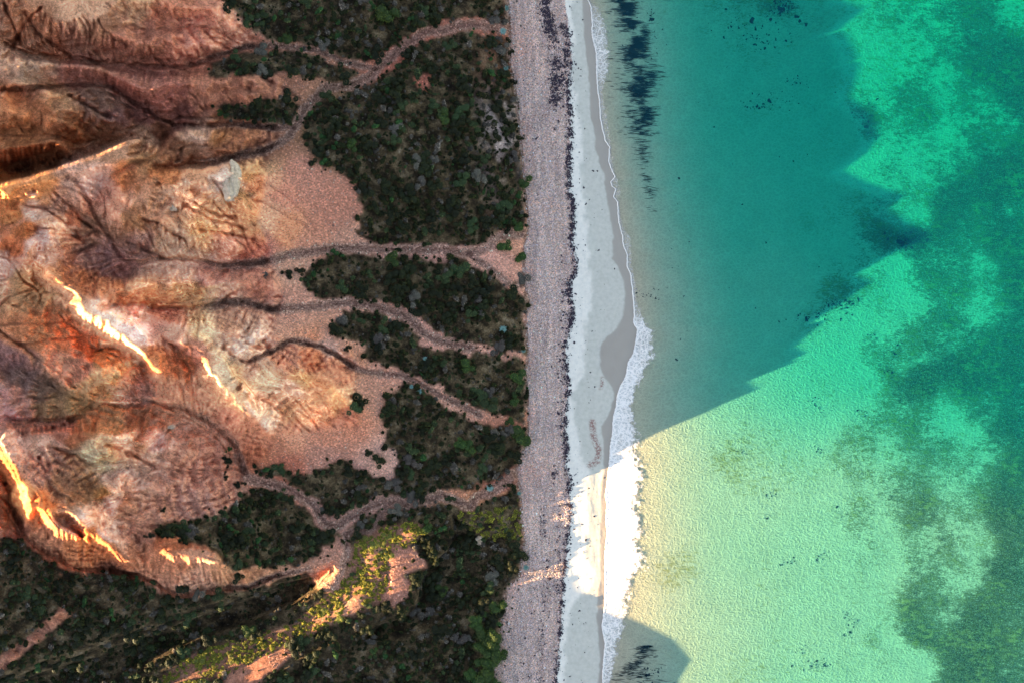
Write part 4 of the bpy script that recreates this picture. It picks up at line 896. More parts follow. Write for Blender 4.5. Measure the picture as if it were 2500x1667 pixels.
# seaweed wrack: ragged shreds
def shreds(P, W, seed, length=(.12, .5), thick=.05):
    """P: (n,2) photo px, W: size factor"""
    n = len(P); r = np.random.default_rng(seed)
    k = 7
    ang = np.linspace(0, 2 * math.pi, k, endpoint=False)
    rad = r.uniform(.25, 1.0, (n, k)) * r.uniform(*length, n)[:, None] * W[:, None]
    st = r.uniform(1.0, 2.0, n); rot = r.uniform(0, math.pi, n) * .5 + math.pi / 4 * r.integers(0, 4, n)
    x = rad * np.cos(ang); y = rad * np.sin(ang) / st[:, None]
    c, s = np.cos(rot)[:, None], np.sin(rot)[:, None]
    x, y = x * c - y * s, x * s + y * c
    z0 = terrain_z(P[:, 0], P[:, 1]); X, Y = world_xy(P[:, 0], P[:, 1], z0)
    ring = np.stack([x + X[:, None], y + Y[:, None], np.broadcast_to(z0[:, None] - .02, x.shape) + 0 * x], -1)
    top = np.stack([X, Y, z0 + thick + .06 * r.random(n)], -1)[:, None, :]
    ringz = ring.copy(); ringz[..., :2] = X[:, None, None] * [1, 0] + Y[:, None, None] * [0, 1] + (ring[..., :2] - np.stack([X, Y], -1)[:, None]) * .8; ringz[..., 2] += thick + .02
    V = np.concatenate([ring, ringz, top], 1)
    F = []
    for i in range(k):
        j = (i + 1) % k
        F += [[i, j, k + j], [i, k + j, k + i], [k + i, k + j, 2 * k]]
    F = np.array(F)[None] + (np.arange(n) * (2 * k + 1))[:, None, None]
    return V.reshape(-1, 3), F.reshape(-1, 3)
def along(pts, n, sd, seed):
    r = np.random.default_rng(seed); d = dense(pts, 1.0); i = r.integers(0, len(d), n)
    keep = fbm(d[i, 0] / 7, d[i, 1] / 9, seed, 2) + r.normal(0, .25, n) > -.12
    d = d[i][keep]
    return d + r.normal(0, 1, d.shape) * [sd, 2]
wl = [(float(curve(WRACK, y)), y) for y in range(-30, 1700, 10)]
parts = [along([p for p in wl if 190 < p[1] < 860], 4200, 4.5, 1), along([p for p in wl if 860 <= p[1] < 1250], 1800, 4, 2), along([p for p in wl if 1250 <= p[1]], 1600, 3.5, 3),
 along([(1328,-30),(1334,32),(1343,64),(1350,112),(1356,160),(1359,207),(1356,258)], 3800, 8, 4), along([(1372,60),(1391,96),(1385,128),(1387,175),(1388,207)], 1000, 7, 5), along([(1315,0),(1310,30),(1325,60),(1335,90)], 90, 5, 6),
 along([(1378,620),(1370,660),(1374,720),(1378,780),(1368,830),(1370,900),(1376,960),(1368,1020),(1374,1100)], 520, 5, 7), along([(1355,1135),(1352,1160),(1356,1185)], 60, 4, 8),
 along([(1285,60),(1290,180),(1288,260),(1300,330),(1308,420),(1312,480)], 170, 12, 9), along([(1345,250),(1365,290),(1362,330)], 80, 10, 10), along([(1322,1240),(1330,1330),(1336,1420),(1322,1520),(1316,1667)], 330, 6, 11),
 along([(1300,1330),(1298,1450),(1285,1560),(1280,1667)], 90, 14, 12), along([(1368,1220),(1366,1300),(1362,1360),(1360,1450)], 170, 5, 13)]
P = np.vstack(parts); Wf = rng.gamma(4, .115, len(P))
V, F = shreds(P, Wf, 5)
me = make_mesh('seaweed_wrack', V, F, M_WEED); link('seaweed_wrack', me, kind='stuff', label='broken line of dark purple seaweed shreds on the shingle edge', cat='seaweed')
r = np.random.default_rng(9); n = 620
py = r.uniform(-20, 1690, n); a = curve(WRACK, py); b = curve(WETL, py)
px = a + 6 + (b - a) * r.beta(1.1, 2.4, n); kp = fbm(px / 12, py / 26, 5, 2) + r.normal(0, .3, n) > .0
P = np.column_stack([px, py])[kp]; V, F = shreds(P, r.gamma(3, .13, len(P)), 6, thick=.03)
me = make_mesh('seaweed_scraps', V, F, M_WEED); link('seaweed_scraps', me, kind='stuff', label='small dark scraps of seaweed strewn over the pale sand', cat='seaweed')
# pebble speckle between
r = np.random.default_rng(19); n = 1500
py = r.uniform(-20, 1690, n); a = curve(PEBBLE_L, py); b = curve(WRACK, py); px = a + (b - a) * r.uniform(0.05, 1, n)
kp = fbm(px / 10, py / 20, 15, 3) + r.normal(0, .2, n) > .12
P = np.column_stack([px, py])[kp]; V, F = shreds(P, r.gamma(3, .085, len(P)), 16, thick=.03)
me = make_mesh('seaweed_specks', V, F, M_WEED); link('seaweed_specks', me, kind='stuff', label='dry seaweed specks scattered over the shingle', cat='seaweed')

# drifting seaweed: thin blades hanging in the shallows, combed by the swell
def blades(n, cxy, dens_fn, seed, name, label):
    r = np.random.default_rng(seed)
    y = r.uniform(cxy[0], cxy[1], n); x = dens_fn(y, r, n)
    keep = fbm(x / 26, y / 15, seed, 3) + .35 * fbm(x / 30, y / 3, seed + 5, 2) + r.normal(0, .22, n) > -.04
    x = x[keep]; y = y[keep]; n = len(x)
    Lh = r.gamma(3, .15, n) + .12; w = r.uniform(.02, .08, n); sk = r.normal(-.04, .10, n)
    d = depth(x, y); z = -np.minimum(.02 + d * .09, .12) * r.uniform(.5, 1, n); X, Y = world_xy(x, y, z)
    t = np.array([-1, -.5, 0, .5, 1.]); prof = np.array([.15, .9, 1, .8, .1])
    top = np.stack([X[:, None] + Lh[:, None] * t, Y[:, None] + sk[:, None] * t * Lh[:, None] + w[:, None] * prof, np.broadcast_to(z[:, None], (n, 5))], -1)
    bot = np.stack([X[:, None] + Lh[:, None] * t, Y[:, None] + sk[:, None] * t * Lh[:, None] - w[:, None] * prof, np.broadcast_to(z[:, None] - .015, (n, 5))], -1)
    V = np.concatenate([top, bot], 1)
    F = np.array([[i, i + 5, i + 6, i + 1] for i in range(4)])[None] + (np.arange(n) * 10)[:, None, None]
    me = make_mesh(name, V.reshape(-1, 3), F.reshape(-1, 4), M_HAZY)
    link('drifting_seaweed', me, kind='stuff', label=label, cat='seaweed')
def band1(y, r, n):
    c = np.interp(y, [-60, 0, 40, 80, 130, 180, 220, 300, 350, 420, 460, 520], [1515, 1530, 1545, 1570, 1560, 1590, 1570, 1585, 1578, 1578, 1592, 1600])
    w = np.interp(y, [-60, 0, 60, 100, 140, 200, 300, 360, 420, 500], [30, 28, 24, 18, 34, 34, 24, 16, 10, 8])
    return c - w * .1 + r.normal(0, 1, n) * w * .5 - r.exponential(1, n) * w * .35
blades(7000, (-60, 330), band1, 51, 'drifting_seaweed', 'dark streaks of drifting seaweed in the shallows, upper part of the bay')
blades(420, (330, 520), band1, 52, 'drifting_seaweed', 'thin tail of drifting seaweed below the dark streaks')
def band2(y, r, n):
    c = np.interp(y, [1570, 1620, 1667, 1740], [1580, 1560, 1545, 1540]); w = np.interp(y, [1570, 1620, 1667, 1740], [12, 26, 42, 50])
    return c + r.normal(0, 1, n) * w * .7
blades(1500, (1575, 1740), band2, 53, 'drifting_seaweed', 'dark seaweed streaks off the foam at the lower end of the beach')
# dark weed clumps lying on the bed in the bay
def bed_clumps(P, W, name, label, seed):
    P = np.array(P, float); W = np.array(W, float); r = np.random.default_rng(seed)
    V, F = shreds(P, W, seed, (.2, .6), .02); 
    # lower onto the bed
    z = -depth(P[:, 0], P[:, 1]) * .12 - .05; per = len(V) // len(P)
    X0, Y0 = world_xy(P[:, 0], P[:, 1], terrain_z(P[:, 0], P[:, 1])); X1, Y1 = world_xy(P[:, 0], P[:, 1], z)
    V = V.reshape(len(P), per, 3) + np.stack([X1 - X0, Y1 - Y0, z - terrain_z(P[:, 0], P[:, 1])], -1)[:, None]
    me = make_mesh(name, V.reshape(-1, 3), F, M_DRIFT); return link(name, me, kind='stuff', label=label, cat='seaweed')
r = np.random.default_rng(71)
def cloud(cx, cy, sx, sy, n): return np.column_stack([r.normal(cx, sx, n), r.normal(cy, sy, n)])
P = np.vstack([cloud(1912, 20, 22, 16, 130), cloud(1850, 60, 60, 25, 60), cloud(1850, 95, 30, 18, 60), cloud(1880, 245, 45, 14, 70), cloud(1945, 200, 20, 8, 20), cloud(1855, 262, 18, 3, 24), cloud(2120, 290, 14, 22, 60), cloud(2225, 590, 22, 10, 160), cloud(2050, 745, 22, 10, 90), cloud(1985, 775, 35, 12, 60),
  cloud(2210, 600, 10, 8, 30), cloud(1985, 380, 8, 5, 6), cloud(1600, 720, 30, 8, 22), cloud(1900, 500, 160, 200, 24), cloud(1650, 500, 40, 200, 24), cloud(1590, 40, 3, 22, 26), cloud(1600, 110, 3, 40, 14), cloud(1990, 1625, 22, 8, 26), cloud(1590, 1640, 12, 12, 40), cloud(1560, 60, 20, 60, 20)])
bed_clumps(P, r.gamma(3, .16, len(P)), 'seaweed_clumps', 'loose dark weed tufts lying on the seabed of the bay', 72)
P = np.vstack([cloud(cx, cy, 11, 7, 16) for cx, cy in ((2120,820),(2190,850),(2170,905),(2190,865),(1990,985),(2010,1000),(2100,1010),(1995,1100),(1880,1210),(1870,1255),(2050,1250),(1815,1100),(2070,1500),(2085,1520),(2010,1355),(1960,1585),(1990,1625),(2070,1550),(1920,1370))])
bed_clumps(P, r.gamma(3, .12, len(P)), 'seaweed_clumps', 'scattered dark weed tufts on the sunlit sand bed', 73)

# ------------------------------------------------------------------ shrubs
def leaf_cloud(nleaf, rad, hgt, size, seed, lumps=5, lean=0.0):
    """a crown of small leaf faces spread through lumpy volume + a dark inner body"""
    r = np.random.default_rng(seed)
    cen = np.column_stack([r.normal(0, .42, lumps) * rad, r.normal(0, .42, lumps) * rad, r.uniform(.35, .8, lumps) * hgt]); lr = r.uniform(.38, .68, lumps) * rad
    cen[0] = (0, 0, hgt * .5); lr[0] = rad * .62
    k = r.integers(0, lumps, nleaf); d = r.normal(0, 1, (nleaf, 3)); d[:, 2] = np.abs(d[:, 2]) * .9 - .15; d /= np.linalg.norm(d, axis=1)[:, None]
    rr = lr[k] * (.72 + .36 * r.random(nleaf))
    p = cen[k] + d * rr[:, None] * [1, 1, hgt / rad * .62]; p[:, 2] = np.maximum(p[:, 2], .03)
    nrm = d + r.normal(0, .45, (nleaf, 3)); nrm /= np.linalg.norm(nrm, axis=1)[:, None]
    a = np.cross(nrm, r.normal(0, 1, (nleaf, 3))); a /= np.linalg.norm(a, axis=1)[:, None] + 1e-9; b = np.cross(nrm, a)
    s = size * r.uniform(.6, 1.4, nleaf)[:, None]
    V = np.stack([p - a * s, p - b * s * .5, p + a * s, p + b * s * .5], 1)
    F = np.arange(nleaf * 4).reshape(-1, 4)
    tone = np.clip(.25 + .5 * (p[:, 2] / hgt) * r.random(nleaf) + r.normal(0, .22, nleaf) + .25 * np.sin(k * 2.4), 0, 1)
    V = V.reshape(-1, 3); tone = np.repeat(tone, 4)
    # inner body: one closed lumpy dome per lump
    for c, q in zip(cen, lr):
        u = np.linspace(0, 2 * math.pi, 9)[:-1]; rows_ = [(-.6, .75), (.0, .95), (.5, .78), (.85, .38)]
        vv = []
        for h, w in rows_: vv += [[c[0] + q * 0.82 * w * math.cos(t + h) * r.uniform(.85, 1.1), c[1] + q * 0.82 * w * math.sin(t + h) * r.uniform(.85, 1.1), max(c[2] + h * q * .62 * hgt / rad, -.1)] for t in u]
        base = len(V); V = np.vstack([V, vv])
        f = []
        for a_ in range(3):
            for b_ in range(8): f.append([base + a_ * 8 + b_, base + a_ * 8 + (b_ + 1) % 8, base + (a_ + 1) * 8 + (b_ + 1) % 8, base + (a_ + 1) * 8 + b_])
        f.append([base + 24, base + 26, base + 28, base + 30]); f.append([base + 24, base + 25, base + 26, base + 26 + 0])
        f = [q4 for q4 in f if len(set(q4)) == 4]
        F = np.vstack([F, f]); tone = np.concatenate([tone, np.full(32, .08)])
    return V, F, tone

def shrub_mesh(name, mat, seed, nleaf=420, size=.085, lumps=6, hgt=.8):
    V, F, tone = leaf_cloud(nleaf, 1.0, hgt, size, seed, lumps)
    return make_mesh(name, V, F, mat, False, [('tone', tone)])
VAR = {}
M_SUN_TINTED = leafmat('sun_tinted_leaves', (.05, .05, .008), (.52, .40, .04), .3)  # green leaves with warm sunlight painted into their colour, for the lit strip
for key, mat, nl, sz, lm, hh in (('gold', M_SUN_TINTED, 520, .075, 6, .75), ('green', M_GREEN, 560, .075, 6, .85), ('bright', M_BRIGHT, 700, .075, 7, .9), ('olive', M_OLIVE, 520, .075, 6, .75), ('grey', M_GREY, 520, .065, 6, .6)):
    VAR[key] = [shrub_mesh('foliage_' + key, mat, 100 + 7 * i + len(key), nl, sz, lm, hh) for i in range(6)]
# rosette succulents (agave): real radiating blades
def rosette_mesh(seed):
    r = np.random.default_rng(seed); V = []; F = []; T = []
    for i in range(30):
        a = i * 2.399; L = .45 + .55 * (i / 30); up = .75 - .6 * i / 30; w = .09
        ca, sa = math.cos(a), math.sin(a)
        for t, ww in ((0, .6), (.4, 1), (.8, .6), (1, .05)):
            for sgn in (-1, 1):
                V.append([ca * L * t - sa * w * ww * sgn, sa * L * t + ca * w * ww * sgn, .05 + up * L * t * (1.3 - .6 * t) + .02 * sgn * sgn])
            T += [.3 + .7 * t] * 2
        b = len(V) - 8
        for k in range(3): F.append([b + 2 * k, b + 2 * k + 1, b + 2 * k + 3, b + 2 * k + 2])
    return make_mesh('rosette_leaves', V, F, M_TEAL, False, [('tone', T)])
ROS = [rosette_mesh(i) for i in range(2)]
def trunk_mesh():
    V = []; F = []
    r = np.random.default_rng(5)
    for q in range(4):
        a = q * 1.7 + .3; tip = np.array([math.cos(a) * .5, math.sin(a) * .5, .5]); base = len(V)
        for t, rad in ((0, .09), (.5, .06), (1, .02)):
            c = tip * t + np.array([0, 0, -.15 * (1 - t)])
            for k in range(5): V.append([c[0] + rad * math.cos(k * 1.2566), c[1] + rad * math.sin(k * 1.2566), c[2] + rad * .3 * math.sin(k * 1.2566)])
        for s_ in range(2):
            for k in range(5): F.append([base + s_ * 5 + k, base + s_ * 5 + (k + 1) % 5, base + s_ * 5 + 5 + (k + 1) % 5, base + s_ * 5 + 5 + k])
    return make_mesh('stems', V, F, M_BARK, True, [('tone', [.4] * len(V))])
STEM = trunk_mesh()

# named individuals first: (x, y, radius px, kind, label)
STRIP = [(330,1700),(470,1595),(600,1555),(720,1520),(800,1450),(850,1380),(870,1320),(930,1285),(1010,1270),(1040,1300),(1000,1330),(960,1400),(950,1470),(900,1475),(820,1520),(700,1580),(560,1640),(420,1700)]
STRIP2 = [(1105,1250),(1130,1225),(1190,1235),(1275,1215),(1275,1310),(1200,1320),(1150,1290)]
def in_strip(x, y): return bool(inside(STRIP, np.array(float(x)), np.array(float(y))) | inside(STRIP2, np.array(float(x)), np.array(float(y))))
NAMED = [
 (943,40,27,'bright','large bright green bush beside the upper stream bed, between two gully forks'),
 (1013,72,13,'green','round dark bush just above the bend of the upper stream bed'),
 (1098,118,15,'olive','yellow-green bush on the slope just below the upper stream bed'),
 (800,236,16,'olive','pale olive mound at the inside bend of the upper gully'),
 (1010,248,12,'olive','yellow tufted shrub under the bare pink patch of the scrub'),
 (541,281,11,'bright','small yellow-green bush in the gully on the red slope'),
 (1232,603,17,'bright','round bright green bush in the middle gully mouth near the shingle'),
 (1126,660,21,'olive','big olive green round bush on the lower bank of the middle gully'),
 (1268,632,17,'bright','upright green bush with pale crown right at the shingle edge by the middle gully'),
 (1264,555,15,'bright','fresh green bush above the middle gully mouth at the shingle edge'),
 (1273,682,16,'grey','bluish grey dead bush lying at the shingle edge below the middle gully'),
 (1252,725,19,'green','large dark round bush near the shingle below the grey dead bush'),
 (1236,608,6,'green','tiny dark shrub touching the round bright green bush of the gully mouth'),
 (882,984,24,'green','lone wide grey-green bush on the bare red talus slope'),
 (862,992,15,'olive','paler wing of bush beside the lone bush of the red talus slope'),
 (1268,920,19,'bright','blue-green bush at the shingle edge above the lower gully'),
 (1185,985,22,'olive','big combed olive bush at the end of the lower rocky rill'),
 (1270,1062,24,'bright','long bright green bush leaning along the shingle edge'),
 (1255,978,14,'bright','yellow-green bush a step in from the shingle, above the long leaning bush'),
 (1244,1026,12,'bright','small yellow-green bush between scrub and shingle near the pale twigs'),
 (1195,1140,15,'grey','silvery dead shrub in dense scrub above the lower stream bed'),
 (1098,1212,13,'olive','pale green bush on the lower stream bed where it forks'),
 (1205,1478,20,'bright','bright green bush at the foot of the lower trees'),
 (1255,1385,17,'green','dark green round bush at the shingle edge in the lower scrub'),
 (1225,1388,11,'green','small dark bush beside the round bush at the lower shingle edge'),
 (1135,1555,17,'grey','pale grey bare bush on the slope left of the dark lower trees'),
 (1008,1495,18,'grey','grey spiky dead bush on the slope below the bare hilltop'),
 (910,1588,11,'bright','small fresh green bush on the lower scrub slope'),
 (846,1537,8,'green','neat round dark bush on the bare patch of the lower ridge'),
 (1145,1555,10,'grey','small grey bush touching the pale bare bush'),
 (668,850,0,'x',''),
 (817,803,19,'green','big dark bush at the cliff-side tip of the middle scrub wedge'),
 (848,848,8,'green','oval dark bush on the pale gravel below the middle scrub wedge'),
 (883,455,14,'green','dark bush standing clear on the gravel edge of the upper scrub'),
 (833,414,10,'green','dark round bush on the pink gravel at the upper scrub edge'),
 (856,424,10,'green','dark oblong bush next to the round one on the pink gravel'),
 (704,665,13,'green','wide dark bush alone in the middle gully gravel'),
 (738,661,11,'green','flat dark bush right of the wide one in the middle gully gravel'),
 (648,671,8,'grey','thin grey-green bush upstream in the middle gully gravel'),
 (973,609,9,'green','dark bush standing in the bend of the middle gully'),
 (552,26,10,'green','dark oval bush on the bare slope of the upper left cliff foot'),
 (904,1105,11,'green','dark oval bush on the pink gravel above the lower stream'),
 (932,1122,16,'green','broad dark bush on the gravel fan above the lower stream'),
 (662,1156,11,'green','round black-green bush on the upper bank of the lower stream'),
 (718,1170,12,'green','round dark bush by the lower stream below the red talus tip'),
 (560,1123,13,'green','dark bush beside the rocky bed of the lower gully'),
 (551,1163,7,'green','small round dark bush near the joining of two lower gullies'),
 (560,1095,7,'bright','green bush in the rocky bed of the lower gully'),
 (583,1180,9,'green','dark bush at the start of the lower stream bank'),
 (400,1244,8,'green','flat dark shrub alone on the speckled lower talus'),
 (368,1307,8,'green','dark bush on the talus above the small sunlit ridge'),
 (445,303,0,'x',''),
 (1134,820,9,'green','oval dark bush ringed by pale sand in the middle scrub'),
 (583,1403,14,'green','wide flat dark bush over the lower left stream'),
 (440,1437,17,'green','long dark shrub along the lower left stream bank'),
]
TREES = [(1165,1520,20),(1195,1555,26),(1205,1585,27),(1190,1610,22),(1185,1640,26),(1150,1640,17),(1195,1668,24),(1172,1575,18)]
def region_phrase(x, y):
    if y < 160 and x > 560: return 'scrub above the upper stream'
    if x < 760 and y < 320: return 'the gullies of the red slope'
    if y < 400: return 'scrub below the upper stream'
    if y < 620: return 'scrub above the middle gully'
    if y < 760: return 'the wedge below the middle gully'
    if y < 930: return 'scrub between the rocky rills'
    if y < 1215: return 'scrub above the lower stream'
    if x < 640 and y < 1400: return 'scrub beside the lower talus'
    if x > 1040: return 'lower scrub by the shingle'
    if x > 760: return 'scrub on the sunlit hill'
    return 'scrub below the left cliffs'
def side_phrase(x, y):
    if x > float(curve(PEBBLE_L, y)) - 45: return 'close to the shingle'
    if x < 760: return 'nearer the cliff'
    return ['among low brown scrub', 'deep in the scrub'][int((x // 110) % 2)]

cand = []
def try_pts(n, r0, r1, pack, seed, field):
    r = np.random.default_rng(seed)
    x = r.uniform(-30, 1290, n); y = r.uniform(-30, 1695, n); rad = r.uniform(r0, r1, n)
    v = samp(field, x, y, G)
    keep = (r.random(n) < v)
    for a, b, c in zip(x[keep], y[keep], rad[keep]):
        i, j = int(a // 40), int(b // 40); bad = False
        for di in (-1, 0, 1):
            for dj in (-1, 0, 1):
                for (qx, qy, qr) in cells.get((i + di, j + dj), ()):
                    if (qx - a) ** 2 + (qy - b) ** 2 < (pack * (c + qr)) ** 2: bad = True; break
                if bad: break
            if bad: break
        if not bad:
            cells.setdefault((i, j), []).append((a, b, c)); cand.append((a, b, c))
cells = {}
for q in NAMED:
    if q[2] > 0: cells.setdefault((int(q[0] // 40), int(q[1] // 40)), []).append((q[0], q[1], q[2]))
for q in TREES: cells.setdefault((q[0] // 40, q[1] // 40), []).append(q)
clump = smooth(-.30, .12, fbm(MX / 42, MY / 42, 401, 3))
try_pts(4200, 11, 18, .5, 1, vegs * clump)
try_pts(14000, 7, 12, .5, 2, vegs * (.10 + .9 * clump))
try_pts(18000, 4, 7, .6, 3, vegs * (.25 + .6 * clump))
skirt = np.clip(blur(veg, 60) * 2.2, 0, 1) * (1 - gul * .8) * (MX > 400)
try_pts(9000, 2.5, 7.5, .95, 4, np.maximum(skirt * 1.2 - veg, 0) * .7)
cand = [c for c in cand if c[0] < float(curve(PEBBLE_L, c[1])) - c[2] * .4]
cand.sort(key=lambda c: -c[2])

used = {}
def place_shrub(x, y, rad, key, label, group=None, parts=False):
    z = float(terrain_z(x, y)) - .05; X, Y = world_xy(x, y, z); s = rad * PX * (1 - z / CAM_H)
    me = random.choice(VAR[key])
    rz = random.uniform(0, 6.28); sc3 = (s * random.uniform(.85, 1.2), s * random.uniform(.85, 1.2), s * random.uniform(.75, 1.1) * (.55 if in_strip(x, y) else 1))
    if parts:
        e = bpy.data.objects.new('shrub', None); sc.collection.objects.link(e); e.location = (X, Y, z); e.rotation_euler.z = rz; e.scale = sc3
        e['label'] = label; e['category'] = 'bush'
        if group: e['group'] = group
        f = bpy.data.objects.new('foliage', me); sc.collection.objects.link(f); f.parent = e
        t = bpy.data.objects.new('stems', STEM); sc.collection.objects.link(t); t.parent = e
        return e
    o = bpy.data.objects.new('shrub', me); sc.collection.objects.link(o); o.location = (X, Y, z); o.rotation_euler.z = rz; o.scale = sc3
    o['label'] = label; o['category'] = 'bush'
    if group: o['group'] = group
    return o
for q in NAMED:
    if q[2] > 0: place_shrub(q[0], q[1], q[2], q[3], q[4], None, True)
wh = ['uppermost', 'second', 'third', 'fourth', 'fifth', 'sixth', 'seventh', 'lowest']
TREES.sort(key=lambda t: t[1])
for k, (x, y, rr) in enumerate(TREES):
    z = float(terrain_z(x, y)); X, Y = world_xy(x, y, z); s = rr * PX
    e = bpy.data.objects.new('coastal_tree', None); sc.collection.objects.link(e); e.location = (X, Y, z - .1); e.rotation_euler.z = k * 1.3; e.scale = (s, s, s * .75)
    e['label'] = wh[k] + ' green tree down the row between the lower scrub and the shingle'
    e['category'] = 'tree'; e['group'] = 'green trees at the lower shingle edge'
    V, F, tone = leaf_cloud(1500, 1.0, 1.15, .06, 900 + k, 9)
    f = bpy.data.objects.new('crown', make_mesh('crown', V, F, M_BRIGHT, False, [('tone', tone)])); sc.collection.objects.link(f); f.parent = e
    t = bpy.data.objects.new('trunk', STEM); sc.collection.objects.link(t); t.parent = e; t.scale = (1, 1, 1.4)
ROSP = [(1222,128,'pale blue-green agave at the top end of the shingle edge'),(1235,168,'pale teal agave in the scrub near the upper shingle'),(1196,1190,'cluster agave where the lower stream meets the beach, nearer the stream'),(1268,1203,'pale agave at the shingle edge by the lower stream mouth'),(1284,1384,'light teal agave on the shingle by the dark round bush'),(1228,804,'teal agave in the scrub below the middle gully, near the shingle'),(1278,856,'small teal agave right at the shingle edge'),(1024,953,'bright teal agave in the scrub by the lower rocky rill'),(1184,714,'tiny pale agave in open brown scrub'),(1038,875,'small teal agave deep in the scrub between the rills'),(1236,22,'pale agave at the top edge beside the shingle'),(1228,78,'agave at the mouth of the upper stream'),(1005,943,'small agave left of the bright teal one by the rocky rill')]
for k, (x, y, lb) in enumerate(ROSP):
    z = float(terrain_z(x, y)); X, Y = world_xy(x, y, z)
    o = link('agave', ROS[k % 2], label=lb, cat='plant', loc=(X, Y, z)); s = (7 + 2.5 * (k % 3)) * PX; o.scale = (s, s, s); o.rotation_euler.z = k

kinds_r = np.random.default_rng(33)
def kind_of(x, y):
    if in_strip(x, y): return ['gold', 'gold', 'olive', 'gold'][int(kinds_r.random() * 4)]
    g = fbm(np.array(x / 60), np.array(y / 60), 501, 2) + .9 * math.exp(-((float(curve(PEBBLE_L, y)) - x) / 90) ** 2) * smooth(650, 100, np.array(y))
    v = kinds_r.random()
    if v < .09 + .30 * max(float(g), 0): return 'grey'
    if v < .30: return 'olive'
    if v < .335: return 'bright'
    return 'green'
TONE = {'gold': 'sun-tinted green', 'green': 'dark green', 'olive': 'olive green', 'bright': 'fresh green', 'grey': 'dry grey'}
ONES = 'first second third fourth fifth sixth seventh eighth ninth tenth eleventh twelfth thirteenth fourteenth fifteenth sixteenth seventeenth eighteenth nineteenth'.split()
TENS = {20: 'twent', 30: 'thirt', 40: 'fort', 50: 'fift'}
def ordinal(k):
    if k < 20: return ONES[k - 1]
    t = k // 10 * 10
    return TENS[t] + 'ieth' if k == t else TENS[t] + 'y-' + ONES[k - t - 1]
singles = []; rest = []
for (x, y, rad) in cand:
    kd = kind_of(x, y)
    if in_strip(x, y): rad *= .72
    if len(singles) < 250 and rad > 9 and 0 < x < 1290 and 0 < y < 1667: singles.append((x, y, rad, kd))
    else: rest.append((x, y, rad, kd))
singles.sort(key=lambda c: c[1])
fam = {}
for q in singles: fam.setdefault((('large' if q[2] > 17.5 else 'medium'), q[3], region_phrase(q[0], q[1])), []).append(q)
for (size, kd, reg), qs in fam.items():
    for k, q in enumerate(qs):
        what = size + ' ' + TONE[kd] + ' shrub'
        if len(qs) == 1: lb = 'only ' + what + ' in ' + reg
        elif k == 0: lb = 'uppermost ' + what + ' in ' + reg
        elif k == len(qs) - 1: lb = 'lowest ' + what + ' in ' + reg
        else: lb = ordinal(k + 1) + ' ' + what + ' from the top in ' + reg
        place_shrub(q[0], q[1], q[2], kd, lb, size + ' ' + TONE[kd] + ' shrubs in ' + reg)

# the mass of small shrubs: one joined object
PAL = {'gold': ((.05, .05, .008), (.52, .40, .04)), 'green': ((.008, .009, .002), (.056, .053, .011)), 'olive': ((.02, .028, .009), (.10, .105, .032)), 'bright': ((.016, .04, .01), (.08, .14, .03)), 'grey': ((.05, .038, .026), (.26, .185, .125)), 'straw': ((.05, .035, .02), (.20, .15, .085))}  # the gold pair holds painted sunlight, the others are plain leaf colours
protos = {}
for i in range(8): protos[i] = leaf_cloud(64, 1.0, .8, .17, 700 + i, 3)
allV, allF, allC = [], [], []; off = 0
def put_mass(x, y, rad, kd, r):
    global off
    V, F, T = protos[int(r.integers(0, 8))]
    z = float(zz_); X, Y = world_xy(x, y, z); s = rad * PX * (1 - z / CAM_H); a = r.uniform(0, 6.28); c, sn = math.cos(a), math.sin(a)
    W = np.column_stack([(V[:, 0] * c - V[:, 1] * sn) * s * sxs + X, (V[:, 0] * sn + V[:, 1] * c) * s + Y, V[:, 2] * s * r.uniform(.7, 1.0) * hsc + z - .04])
    lo, hi = np.array(PAL[kd][0]), np.array(PAL[kd][1]); br = r.uniform(.7, 1.3)
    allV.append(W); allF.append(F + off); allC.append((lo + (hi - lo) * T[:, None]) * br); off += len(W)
r = np.random.default_rng(44)
zr = terrain_z(np.array([q[0] for q in rest]), np.array([q[1] for q in rest]))
for (x, y, rad, kd), zz_ in zip(rest, zr):
    sxs = r.uniform(.8, 1.2); hsc = .55 if in_strip(x, y) else 1.0; put_mass(x, y, rad, kd, r)
me = make_mesh('low_scrub', np.vstack(allV), np.vstack(allF), M_MASS, False, [('col', np.vstack(allC), 'FLOAT_COLOR')])
link('low_scrub', me, kind='stuff', label='mass of small dark shrubs and dry twigs filling the scrub flat', cat='scrub')
# low bushes on the sunlit hill, their yellow is sunlight painted into the colour
for name_, poly, cnt, lbl in (('sun_tinted_scrub', STRIP, 1800, 'low scrub covering the sunlit crest of the hill, sunlight painted into its yellow'), ('sun_tinted_scrub', STRIP2, 90, 'low scrub on the sunlit patch beside the shingle, sunlight painted into its yellow')):
    allV, allF, allC = [], [], []; off = 0
    p_ = np.array(poly); x = r.uniform(p_[:, 0].min(), p_[:, 0].max(), cnt * 3); y = r.uniform(p_[:, 1].min(), p_[:, 1].max(), cnt * 3)
    k = inside(poly, x, y) & (samp(veg, x, y, G) > .5) & (fbm(x / 22, y / 14, 641, 2) > -.25); x = x[k][:cnt]; y = y[k][:cnt]; zr = terrain_z(x, y)
    for xx, yy, zz_ in zip(x, y, zr):
        sxs = 1.2; hsc = .8; put_mass(xx, yy, r.uniform(3, 7.5), 'gold', r)
    me = make_mesh(name_, np.vstack(allV), np.vstack(allF), M_MASS, False, [('col', np.vstack(allC), 'FLOAT_COLOR')])
    link(name_, me, kind='stuff', label=lbl, cat='scrub')
